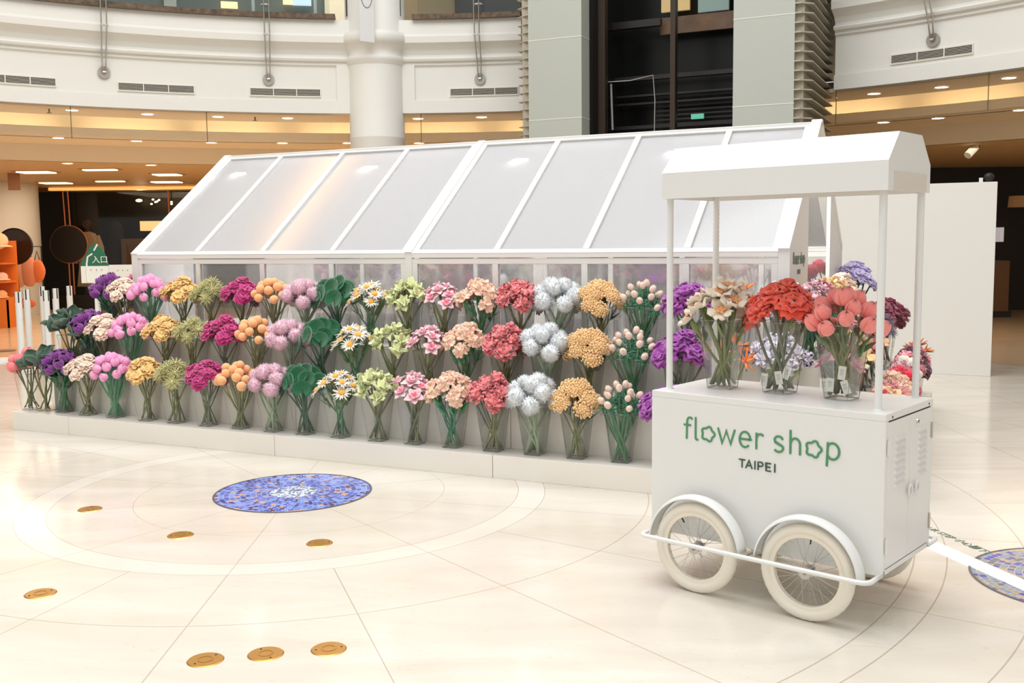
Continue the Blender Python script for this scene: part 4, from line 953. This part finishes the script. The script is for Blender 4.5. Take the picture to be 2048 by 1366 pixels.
# upper floor behind the glass balustrade
band([(9.72, 4.80), (9.72, 4.95), (17, 4.95), (17, 4.80)], [(A_LO, A_HI)], 'floor_1', mat('upper_floor', (120, 112, 98), .5))
SHOPT = mat('teal_shopfront', (112, 128, 124), .4, var=.1, vscale=1.5); SHOPD = mat('dark_shopfront', (46, 46, 44), .3)
band([(13.5, 4.95), (13.5, 8.2), (13.6, 8.2), (13.6, 4.95)], [(cU+.02, A_HI)], 'wall_2', SHOPT)
band([(13.5, 4.95), (13.5, 8.2), (13.6, 8.2), (13.6, 4.95)], [(aL-.2, cU+.02)], 'wall_3', mat('tan_shopfront', (180, 166, 136), .5))
band([(13.5, 4.95), (13.5, 8.2), (13.6, 8.2), (13.6, 4.95)], [(A_LO, aL-.2)], 'wall_4', mat('cream_upper_wall', (226, 216, 196), .6))
band([(9.40, 5.02), (9.40, 6.1), (9.412, 6.1), (9.412, 5.02)], [(aColL+.03, A_HI), (aL, aColR-.03), (A_LO, aR0)], 'window_%d' % wi, clear_glass('balustrade_glass', (.90, .92, .91))); wi += 1
band([(9.7, 8.2), (9.7, 8.3), (17, 8.3), (17, 8.2)], [(A_LO, A_HI)], 'ceiling_8', WARM)
band([(9.5, 8.15), (9.5, 9.4), (9.7, 9.4), (9.7, 8.15)], [(A_LO, A_HI)], 'wall_5', CREAM)
band([(9.7, 10.9), (9.7, 11.0), (12, 11.0), (12, 10.9)], [(A_LO, A_HI)], 'ceiling_9', WARM)
band([(11.9, 9.3), (11.9, 10.9), (12, 10.9), (12, 9.3)], [(A_LO, A_HI)], 'wall_6', CREAM)
MB().lathe([(9.95, 10.84), (9.95, 10.89), (10.35, 10.89), (10.35, 10.84)], 60, AM, a0=radians(20), a1=radians(160), closed_prof=True).build('cove_light_strip', mat('upper_cove_light', (255, 196, 130), .5, emit=10), label='long curved warm light strip under the topmost atrium ceiling, above the frame', cat='light strip')
# things seen behind the glass on the upper floor
GLOW = mat('warm_shop_panel', (255, 206, 146), .5, emit=1.6); WPOST = mat('pale_post', (206, 216, 214), .5); SCRN = mat('pale_blue_screen', (170, 196, 230), .4, emit=1.1)
def uppanel(px0, px1, py0, py1, m, name, label, cat, depth=13.2, base=None):
    P0, a0 = onr(px0, py1, depth); P1, a1 = onr(px1, py0, depth); z0 = min(P0.z, P1.z); z1 = max(P0.z, P1.z)
    if base is not None: z0 = base
    MB().lathe([(depth, z0), (depth, z1), (depth+.05, z1), (depth+.05, z0)], 3, AM, a0=min(a0, a1), a1=max(a0, a1), closed_prof=True).build(name, m, label=label, cat=cat)
uppanel(442, 475, 4, 15, GLOW, 'shop_display', 'warm lit shop panel upstairs behind glass, left of the second rods', 'shop display')
uppanel(566, 585, -6, 8, GLOW, 'shop_display', 'warm lit shop panel upstairs behind glass, beside the blue screen', 'shop display')
uppanel(585, 622, -10, 10, SCRN, 'shop_screen', 'pale blue screen upstairs behind glass near the round column', 'screen')
uppanel(329, 350, -60, 30, WPOST, 'shop_pillar', 'pale pillar upstairs behind glass, left of the warm lit panel', 'pillar', base=4.95)
uppanel(650, 687, -60, 40, mat('cream_lit_door', (236, 230, 204), .5, emit=.3), 'shop_doorway', 'bright cream doorway upstairs just left of the round column', 'doorway', base=4.95)
uppanel(910, 1040, -80, 40, SHOPD, 'shop_facade', 'dark shop front upstairs between round column and louvred pier', 'shop front', base=4.95)
for px, hw, lb in ((507, 3, 'thin white balustrade post left of the second steel rods'), (631, 3, 'thin white balustrade post right of the second steel rods'), (696, 4, 'dark balustrade end post left of the round column'), (798, 4, 'dark balustrade end post right of the round column')):
    P, a = onr(px, 30, 9.42); MB().box(-.02, .02, -hw*.0075, hw*.0075, 5.02, 6.15).build('balustrade_post', WPOST if px < 650 else SHOPD, M=T(P.x, P.y, 0) @ RZ(a), label=lb, cat='post')
for px, py, lb in ((530, 10, 'small white disc fitting on the glass behind the second rods'), (957, 9, 'small white disc fitting on the glass behind the third rods')):
    P, a = onr(px, py, 9.38); MB().ball((P.x, P.y, P.z), .07, 14, 8, (1, 1, .28)).build('glass_fitting', WHITE, smooth=True, label=lb, cat='fitting')
# hanging banner on the column
P, a = onr(734, 60, 8.95)
e = empty('hanging_banner', T(P.x, P.y, 4.55) @ RZ(a-1.0), 'narrow pale banner with a circle mark hanging at the round column', 'banner')
MB().box(-.12, .12, -.004, .004, .0, 1.9).build('banner_cloth', mat('banner_cloth', (226, 226, 226), .7), e)
MB().tube([(.0+.09*cos(t), -.006, .66+.17*sin(t)) for t in [2*pi*i/30 for i in range(30)]], .006, 6, closed=True).ball((0, -.006, .66), .018, 8, 6).build('circle_mark', mat('banner_print', (120, 124, 130), .7), e)

# ------------------------------------------------------------------ elevator shaft with grey piers
vS = (GM.inverted() @ aty(1110, 250, 14.1)).y
def ug(px, py=150, v=None): q = onplane(px, py, GM, 1, vS if v is None else v); return q.x, q.z
GREY = mat('grey_green_panel', (176, 180, 171), .45); GREYD = mat('louver_grey', (172, 168, 154), .45); SEAM = mat('panel_seam', (214, 214, 204), .6)
DARK = mat('shaft_black', (16, 16, 15), .25, spec=.35); DBR = mat('dark_bronze', (58, 46, 36), .4, metal=.3)
def pier(x0, x1, seams_, lb, name, depth):
    u0 = ug(x0)[0]; u1 = ug(x1)[0]; e = empty('panelled_pier', GM @ T(u0, vS, 0), lb, 'pier')
    MB().box(0, u1-u0, 0, depth, 0, 8.2).build('pier_panel', GREY, e)
    sm = MB(); xm = (x0+x1)/2
    for y in seams_: z = onplane(xm, y, GM, 1, vS).z; sm.box(-.003, u1-u0+.003, -.003, depth, z-.006, z+.006)
    sm.build('panel_seams', SEAM, e); return u0, u1
z_a = (77, 238); z_b = (33, 210)
zz0 = [onplane(1110, y, GM, 1, vS).z for y in z_a]; dz = zz0[0]-zz0[1]
pL = pier(1057, 1163, z_a, 'grey panelled pier at the left of the black elevator shaft', 'l', .30)
pR = pier(1466, 1588, z_b, 'grey panelled pier at the right of the black elevator shaft', 'r', .30)
def fins(u0, u1, side, lb):
    e = empty('louvre_screen', GM @ T(u0, vS, 0), lb, 'louvre screen'); bk = MB(); fn = MB()
    w = u1-u0
    if side < 0:
        bk.box(w*.42, w, .06, .26, 0, 8.2)
        for k in range(44):
            z = 2.6+k*.116; fn.add([(0, .10, z), (w, 0, z), (w, .3, z), (0, .28, z), (0, .10, z+.006), (w, 0, z+.018), (w, .3, z+.018), (0, .28, z+.018)], [(3, 2, 1, 0), (4, 5, 6, 7), (0, 1, 5, 4), (1, 2, 6, 5), (2, 3, 7, 6), (3, 0, 4, 7)])
    else:
        D = 1.9; c = .13
        bk.box(0, w-.10, .06, D, 0, 8.2)
        for k in range(44):
            z = 2.6+k*.116
            vs = [(0, 0), (w-c, 0), (w, c), (w, D), (w-.10, D), (w-.10, c+.05), (w-c-.04, .06), (0, .06)]
            fn.prism(vs, .016, T(0, 0, z))
    bk.build('louvre_backing', mat('louver_backing', (168, 160, 142), .6), e); fn.build('louvre_fins', GREYD, e)
fins(ug(1030)[0], pL[0], -1, 'stacked grey louvres on the left side of the left pier'); fins(pR[1], ug(1622)[0], 1, 'stacked grey louvres wrapping round the right pier')
sb = 1.6
e = empty('elevator_shaft', GM @ T(pL[1], vS, 0), 'black elevator shaft recess between the two grey piers', 'elevator shaft'); iv = e.matrix_world.inverted(); WL = pR[0]-pL[1]
MB().box(0, WL, sb, sb+.05, 0, 8.2).box(0, .05, .3, sb, 0, 8.2).box(WL-.05, WL, .3, sb, 0, 8.2).build('shaft_lining', DARK, e)
def sx(px, v): return (GM.inverted() @ (GM @ onplane(px, 150, GM, 1, vS+v))).x-pL[1]
def sz(px, py, v): return onplane(px, py, GM, 1, vS+v).z
mm = MB()
for a_, b_, v in ((1196, 1210, .5), (1340, 1350, .5)): mm.box(sx(a_, v), sx(b_, v), v, v+.12, 0, 8.2)
mm.build('mullion', DBR, e)
bm_ = MB()
for py, t, v in ((48, .10, 1.1), (157, .06, 1.2), (255, .05, 1.2), (192, .03, 1.3), (208, .03, 1.3)):
    z = sz(1270, py, v); bm_.box(.05, WL-.05 if py != 48 else sx(1320, v), v, v+.1, z-t/2, z+t/2)
for k in range(7): z = sz(1400, 190+k*9, 1.4); bm_.box(sx(1312, 1.4), WL-.05, 1.4, 1.44, z-.012, z+.012)
bm_.build('shaft_beams', mat('shaft_beam', (34, 29, 25), .4), e)
z0, z1 = sz(1400, 62, 1.3), sz(1400, 28, 1.3)
MB().box(sx(1320, 1.3), WL-.06, 1.3, 1.36, z0, z1).build('landing_fascia', mat('brown_landing', (104, 78, 56), .35, var=.3, vscale=5), e)
for a_, b_, lbm in ((1322, 1378, mat('lit_landing_glass', (176, 150, 100), .4, emit=.5)), (1395, 1456, mat('teal_landing_glass', (120, 140, 132), .4, emit=.3))):
    zl = sz((a_+b_)/2, 22, 1.35); MB().box(sx(a_, 1.35), sx(b_, 1.35), 1.35, 1.4, zl, zl+.8).build('landing_window', lbm, e)
zt = sz(1397, 233, 1.38); MB().box(sx(1384, 1.38), sx(1409, 1.38), 1.34, 1.38, zt-.035, zt+.035).build('exit_sign', mat('exit_sign_green', (96, 176, 150), .4, emit=.5), e)
wr_ = MB(); z_w = sz(1240, 160, .9)
wr_.tube([(sx(1186, .4), .4, sz(1186, 60, .4)), (sx(1186, .4), .4, sz(1186, 158, .4)), (sx(1212, .8), .8, z_w-.03), (sx(1260, .9), .9, z_w-.02), (sx(1306, .9), .9, z_w+.03), (sx(1310, .9), .9, sz(1310, 200, .9)), (sx(1309, .9), .9, sz(1309, 270, .9))], .007, 6)
wr_.tube([(sx(1222, .9), .9, sz(1222, 168, .9)), (sx(1225, .9), .9, sz(1225, 260, .9))], .016, 6)
wr_.build('loose_cable', mat('pale_cable', (170, 168, 162), .6), e)

# ------------------------------------------------------------------ ground floor shops beyond
YB = 25.3
def bx(px0, px1, z0, z1, y, dy, m, name, parent=None, py=480, **tg):
    x0 = aty(px0, py, y).x; x1 = aty(px1, py, y).x
    if parent: M_ = parent.matrix_world.inverted(); return MB().box(x0, x1, y, y+dy, z0, z1, M=M_).build(name, m, parent, **tg)
    return MB().box(x0, x1, y, y+dy, z0, z1).build(name, m, **tg)
MB().box(-13.5, 14, 27.2, 27.3, 0, 3.1).build('wall_back_shop', mat('shop_black', (14, 13, 12), .5), kind='structure')
sf = empty('shop_window', T(-8, YB, 0), 'dark glazed clothing shop front behind the left end of the flowers', 'shop front')
bx(62, 1000, 0, .33, YB-.05, .25, mat('black_plinth', (22, 20, 19), .4), 'shop_plinth', sf)
bx(55, 1000, 2.95, 3.03, YB-.06, .2, mat('brass_lintel', (150, 104, 60), .4, metal=.3), 'shop_lintel', sf)
bx(60, 1000, .33, 2.95, YB, .02, clear_glass('dark_shop_glass', (.85, .83, .8)), 'shop_glass', sf)
COP = mat('copper', (196, 116, 80), .35, metal=.4)
cop = empty('shop_sign', T(aty(138, 482, YB-.2).x, YB-.2, 1.62), 'round black shop sign with a copper ring on twin copper bars', 'sign')
rr = .455
MB().lathe([(0, -.03), (rr, -.03), (rr, .03), (0, .03)], 48, RX(pi/2)).build('sign_disc', mat('sign_black', (30, 24, 21), .4), cop)
MB().tube([(rr*cos(t), 0, rr*sin(t)) for t in [2*pi*i/48 for i in range(48)]], .022, 8, closed=True).build('sign_ring', COP, cop, smooth=True)
MB().tube([(-.07, 0, .45), (-.09, 0, 1.36)], .018, 8).tube([(.05, 0, .45), (.03, 0, 1.36)], .018, 8).tube([(-.03, 0, -.45), (-.03, 0, -1.25)], .018, 8).tube([(.07, 0, -.45), (.07, 0, -1.25)], .018, 8).build('copper_bars', COP, cop)
P = aty(337, 400, YB-.1); MB().tube([(P.x, YB-.1, 1.6), (P.x, YB-.1, 2.98)], .02, 8).build('copper_bar', COP, label='single thin copper bar on the dark shop front by the greenhouse roof', cat='bar')
# mannequin in a cream coat
P = aty(176, 480, 26.2); mx = P.x
mq = empty('mannequin', T(mx, 26.2, .33), 'shop mannequin in a long cream coat behind the dark glass', 'mannequin')
coat = MB().lathe([(.05, 1.62), (.20, 1.56), (.27, 1.42), (.25, 1.1), (.26, .7), (.33, .2), (.30, .2)], 20, Matrix.Diagonal((1, .6, 1, 1)))
coat.tube([(-.24, 0, 1.5), (-.33, 0, 1.2), (-.34, -.05, .8)], .07, 8).tube([(.24, 0, 1.5), (.34, 0, 1.2), (.38, -.08, .82)], .07, 8)
coat.build('coat', mat('cream_coat', (210, 176, 132), .8, emit=.10), mq, smooth=True)  # faint glow put into the coat colour so it shows through the glass
MB().ball((0, 0, 1.80), .11, 12, 9, (1, .9, 1.25)).tube([(0, 0, 1.58), (0, 0, 1.72)], .05, 8).tube([(-.08, 0, .2), (-.08, 0, 0)], .05, 8).tube([(.08, 0, .2), (.08, 0, 0)], .05, 8).build('mannequin_body', mat('mannequin_brown', (90, 62, 44), .6), mq, smooth=True)
P = aty(232, 480, 26.3)
dr = MB().lathe([(.05, 1.9), (.16, 1.8), (.2, 1.6), (.18, 1.3), (.28, .5), (.36, .0)], 20, T(P.x, 26.3, .33)).build('dark_dress', mat('dark_dress', (34, 27, 23), .8), smooth=True, label='long dark dress on display beside the cream coat mannequin', cat='dress')
ct = empty('sales_counter', T(aty(300, 480, 26).x, 26, 0), 'lit sales counter inside the dark shop near the greenhouse roof edge', 'counter')
MB().box(-.75, .9, 0, .5, 0, 1.75).build('counter_body', mat('counter_brown_glow', (112, 88, 62), .5, emit=.04), ct); MB().box(-.35, .9, .3, .6, 1.95, 2.2).build('lit_panel', mat('counter_glow', (255, 214, 150), .5, emit=.9), ct)  # counter body glows faintly, light on it put into the material
for i, (px, py) in enumerate(((278, 401), (303, 408), (306, 399), (311, 404), (314, 403), (318, 400), (343, 404), (343, 408))):
    P = aty(px, py, 26.9); MB().ball(P, .03 if i else .05, 8, 6, (1.8 if i == 0 else 1, 1, .8)).tube([P, (P.x, P.y, 3.1)], .003, 4, mi=1).build('shop_bulb', [mat('bulb_glow', (255, 226, 180), .5, emit=9), BLK], label=f'{ORD[i]} tiny glowing bulb counted along the cluster in the dark clothing shop', cat='bulb', group='tiny bulbs in the dark shop')
# left: cream wall, mirror, orange rack, garment rail, hanging sign
P = aty(52, 480, 23.2); MB().lathe([(1.6, 0), (1.6, 3.05)], 48, T(P.x-1.6, 23.6, 0)).build('wall_left', CREAM, smooth=True, kind='structure')
P = aty(30, 488, 20.6)
mi_ = empty('round_mirror', T(P.x, 20.6, P.z-.05), 'dark round mirror leaning behind the orange shelf at the left', 'mirror')
MB().lathe([(0, -.02), (.36, -.02), (.36, .02), (0, .02)], 40, RX(pi/2)).build('mirror_glass', mat('mirror_dark', (66, 52, 42), .15, metal=.5), mi_); MB().tube([(.36*cos(t), -.02, .36*sin(t)) for t in [2*pi*i/40 for i in range(40)]], .018, 6, closed=True).build('mirror_frame', mat('mirror_rim', (34, 26, 22), .4), mi_)
MB().tube([(0, 0, -.36), (0, .1, -(P.z-.05)+.02)], .02, 8).build('mirror_stand', BLK, mi_)
ORG = mat('orange_shelf', (226, 122, 42), .5)
P = onz(4, 655); os_ = empty('orange_shelf', T(P.x, P.y-.15, 0), 'orange display shelf of pastel hats at the left frame edge', 'shelf')
MB().box(-.9, .22, .0, .03, 0, .55).box(-.9, .22, .45, .48, 0, 1.7).box(.19, .22, 0, .48, 0, .6).box(-.28, -.24, .02, .48, .55, 1.62).box(-.9, .2, .02, .48, .53, .57).box(-.9, .2, .02, .48, .88, .92).box(-.9, .2, .02, .48, 1.24, 1.27).build('shelf_body', ORG, os_)
for i, (dx, z, c, cn, h) in enumerate(((.02, .62, (250, 176, 120), 'peach', 'lowest'), (-.18, .62, (250, 170, 130), 'coral peach', 'lowest'), (-.2, .97, (244, 226, 190), 'cream', 'middle'), (.05, .97, (246, 190, 170), 'pink', 'middle'), (-.22, 1.32, (250, 230, 190), 'pale', 'upper'), (.0, 1.62, (250, 214, 170), 'big cream', 'top'))):
    hb = .11 if z < 1.5 else .2
    q = MB().ball((0, 0, hb*.6), hb, 12, 8, (1, 1, .85)).lathe([(hb*.9, .02), (hb*1.35, .0), (hb*1.35, .012), (hb*.9, .04)], 16).build('plush_hat', plush('hat%d' % i, c), M=T(P.x+dx, P.y+.02, z-.04), smooth=True, label=f'{cn} plush hat on the {h} board of the orange shelf', cat='hat')
# garments
rail = onz(52, 640); gx = rail.x
gr = empty('garment_rail', T(gx, rail.y, 0), 'garment rail hung with pink and tan bags beside the orange shelf', 'garment rail')
MB().tube([(-.45, 0, 0), (-.45, 0, 1.58), (.42, 0, 1.58), (.42, 0, 0)], .018, 8).build('rail_frame', mat('rail_dark', (60, 44, 36), .4, metal=.5), gr)
for i, (dx, c, w, z0, z1, lb) in enumerate(((-.32, (222, 160, 132), .15, .85, 1.45, 'dusty pink plush bag hanging leftmost on the garment rail'), (-.08, (236, 176, 140), .17, .7, 1.5, 'peach plush bag hanging second on the garment rail'), (.14, (232, 150, 116), .17, .72, 1.5, 'coral tan bag hanging third on the garment rail'), (.33, (230, 120, 60), .13, .8, 1.4, 'orange bag hanging rightmost on the garment rail'), (.05, (240, 130, 90), .16, .25, .5, 'coral fabric bag hanging low under the garment rail'))):
    g_ = empty('hanging_bag', T(gx+dx, rail.y-.03, z0), lb, 'bag')
    MB().ball((0, 0, (z1-z0)*.42), .5*(z1-z0)*.84, 12, 9, (1.25*w/(.42*(z1-z0)), .35, 1), noise=.05, rnd=RN).build('bag_body', plush('bag%d' % i, c), g_, smooth=True)
    MB().tube([(-w*.5, 0, (z1-z0)*.75), (0, 0, z1-z0+.08), (w*.5, 0, (z1-z0)*.75)], .012, 6).build('bag_strap', mat('strap_brown', (90, 56, 40), .6), g_)
P = aty(28, 362, 20); hs = empty('hanging_sign', T(P.x, 20, P.z) @ RZ(.3), 'small brown hanging sign under the ceiling at the left edge', 'sign')
MB().box(-.11, .11, -.012, .012, -.18, .16).build('sign_board', mat('brown_board', (150, 104, 74), .6), hs); MB().tube([(-.08, 0, .16), (-.08, 0, 3.1-P.z)], .008, 6).tube([(.08, 0, .16), (.08, 0, 3.1-P.z)], .008, 6).build('sign_chain', STEEL, hs)
# ceiling tray with lights at the left
TRL = mat('tray_light', (255, 232, 190), .5, emit=1.7)
zc = 3.018
def cl(px0, px1, py0, py1, lb, m=TRL, h=.03, nm='ceiling_light_panel'):
    a = onz(px0, py1, zc); b = onz(px1, py0, zc); e = empty(nm, T((a.x+b.x)/2, (a.y+b.y)/2, zc), lb, 'ceiling light'); w = min(.3, abs(b.x-a.x)/2); d = .09 if 'slim' in lb else .2
    MB().box(-w, w, -d, d, -h, 0).build('light_lens', m, e); MB().box(-w-.06, w+.06, -d-.06, d+.06, -.008, -.001).build('light_trim', mat('tray_trim', (170, 132, 84), .5), e)
cl(177, 224, 335.5, 340.5, 'slim rectangular ceiling light upper of two above the dark shop'); cl(200, 242, 359, 363.5, 'slim rectangular ceiling light lower of two above the dark shop')
cl(325, 344, 345, 351, 'square ceiling spot unit farther up above the dark shop counter'); cl(322, 346, 356, 369, 'square ceiling spot unit nearest the dark shop front')
cl(60, 86, 339, 347, 'bright ceiling light nearest the left edge of the ceiling tray'); cl(100, 125, 358, 371, 'bright ceiling light at the corner of the ceiling tray')
tl_ = aty(100, 374, YB-.4); MB().box(tl_.x, 3, YB-.5, YB-.35, 2.93, 3.0).build('light_trough', mat('trough_glow', (255, 184, 104), .5, emit=.8), label='long warm light trough running above the dark shop front', cat='light trough')
# white queue posts
for i, (px, pt, lb) in enumerate(((36, 584, 'leftmost white queue post with a black slotted top'), (52.5, 579, 'second white queue post from the left'), (84, 573, 'third white queue post from the left, partly behind another'), (91, 581, 'white queue post standing in front of the third one'), (110, 577, 'fifth white queue post from the left'), (138, 572, 'rightmost white queue post beside the green leaves'))):
    d = ray(px, pt); t = (1.0-CAMZ)/d.z; P = Vector((0, 0, CAMZ))+d*t
    e = empty('queue_post', T(P.x, P.y, 0) @ RZ(i*1.3), lb, 'queue post', 'white queue posts at the left')
    MB().lathe([(0, 1.0), (.042, 1.0), (.042, .02), (.16, .012), (.16, 0), (0, 0)], 24).build('post_body', WHITE, e)
    sl = MB()
    for a_ in (0, pi/2, pi, 3*pi/2): sl.box(.0405, .0435, -.008, .008, .86, 1.002, M=RZ(a_+.5))
    sl.build('post_slots', BLK, e)
P = onz(8, 702); MB().lathe([(0, .01), (.17, .01), (.17, 0)], 32, T(P.x, P.y, 0)).build('floor_plate', mat('dark_plate', (110, 84, 56), .4), label='dark round floor plate at the left frame edge', cat='floor plate')
P = onz(6, 722); MB().lathe([(0, .03), (.2, .03), (.21, 0)], 32, T(P.x-.05, P.y, 0)).build('post_foot', WHITE, label='white round post foot cut by the left frame edge', cat='post foot')
# entrance signs
GS = mat('sign_green', (38, 104, 74), .5); WS = mat('sign_white', (236, 232, 222), .5)
def sign(px, y, zc_, w, label, arch):
    P = aty(px, 540, y); e = empty('entrance_sign' if arch else 'notice_sign', T(P.x, y, 0), label, 'sign')
    zb = zc_[0]; zm = zc_[1]
    MB().box(-w, w, -.01, .01, zb, zm).build('sign_board', WS, e)
    if arch:
        pl = [(-w, 0), (-w*.95, .04), (-w*.8, .10), (-w*.55, .15), (-w*.45, .20), (-w*.2, .27), (.05*w, .285), (w*.35, .27), (w*.6, .22), (w*.8, .14), (w, .02), (w, 0)]
        g_ = MB().prism([(p[0]*1., p[1]) for p in pl], .02, T(0, .01, zm) @ RX(pi/2)).build('green_arch', GS, e)
        t = text_obj('\u5165\u53e3', .105, Matrix(), WS, 'sign_lettering', .003); t.parent = e; t.matrix_local = T(-w*.16, -.014, zm+.045) @ RX(pi/2)
        MB().tube([(-w*.55, -.012, zb+.02), (-w*.55, -.012, zm+.03), (-w*.45, -.012, zm+.12), (-w*.1, -.012, zm+.16)], .012, 6).tube([(w*.02, -.012, zm+.2), (w*.3, -.012, zm+.28)], .012, 6).build('white_swoosh', WS, e)
    MB().box(-.03, .03, .012, .05, 0, zb+.2).lathe([(0, .02), (.2, .02), (.2, 0)], 24).build('sign_post', WHITE, e)
    MB().box(-w*.3, -w*.25, -.012, -.0105, zb+.16, zb+.18).box(w*.1, w*.15, -.012, -.0105, zb+.16, zb+.18).box(w*.5, w*.55, -.012, -.0105, zb+.16, zb+.18).build('sign_print', TGI, e)
zs = lambda py, y: aty(190, py, y).z
sign(190, 13.2, (zs(566, 13.2), zs(532, 13.2)), .18*1.0, 'green arched entrance sign lettered in white above a white board', True)
sign(243, 14.0, (zs(566, 14), zs(530, 14)), .17, 'plain white notice board standing left of the greenhouse', False)
# right: dark shop, counter, spot lamp
MB().box(3.5, 20, 21.4, 21.5, .0, 3.1).build('wall_right', mat('dark_shop_wall', (34, 27, 20), .6), kind='structure')
P = aty(2006, 560, 19.5); c_ = empty('shop_counter', T(P.x, 19.5, 0), 'brown counter in the dark shop right of the partition', 'counter')
MB().box(-.3, .12, 0, .6, .12, 1.1).build('counter_front', mat('counter_tan', (110, 78, 46), .5), c_); MB().box(-.3, .2, 0.03, .5, 0, .12).build('counter_base', BLK, c_)
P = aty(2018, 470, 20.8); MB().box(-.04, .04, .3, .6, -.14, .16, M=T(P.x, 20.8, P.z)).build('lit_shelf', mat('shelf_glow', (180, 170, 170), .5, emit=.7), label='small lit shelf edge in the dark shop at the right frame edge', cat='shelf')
P = aty(2044, 404, 20.4); MB().lathe([(.0, .12), (.24, .12), (.26, -.1), (.0, -.1)], 24, T(P.x, 20.4, P.z)).build('lamp_shade', mat('tan_shade', (150, 110, 70), .6, emit=.2), label='tan lamp shade in the dark shop at the right frame edge', cat='lamp')
P = aty(1944, 300, 16.2); sp_ = empty('spot_lamp', T(P.x, 16.2, P.z), 'cream ceiling spot lamp above the white partition', 'spot lamp')
MB().tube([(0, 0, .10), (.0, 0, 3.02-P.z if 3.02 > P.z+.1 else .25)], .022, 10).build('spot_stem', CREAM, sp_); MB().tube([(-.09, -.05, -.09), (.07, .03, .05)], .06, 14).build('spot_head', CREAM, sp_, smooth=False); MB().tube([(.05, 0, .2), (.13, 0, .1), (.1, 0, 0), (.02, 0, .02)], .007, 6).build('spot_cable', BLK, sp_)

# interior lamps of the ground floor and upper floor, plus an added mannequin fill
def point(name, loc, power, col, r=.3):
    d = bpy.data.lights.new(name, 'POINT'); o = bpy.data.objects.new(name, d); COL.objects.link(o); d.energy = power; d.color = col; d.shadow_soft_size = r; o.location = loc
for i, (x, y, p) in enumerate(((-8, 17.5, 110), (-3, 19.5, 110), (-9, 22, 60), (8.5, 15.5, 45))): area('ground_floor_lamp', (x, y, 2.97), (x, y, 0), 3, p*1.1, (1, .80, .58), 3)
point('mannequin_fill_light', (-9.3, 25.6, 2.8), 14, (1, .8, .55), .1)  # fill light added inside the shop to make the mannequin show
for x, y in ((-9, 16), (-3, 18), (7, 15)): point('upper_floor_lamp', (x, y, 7.4), 55, (1, .88, .72))
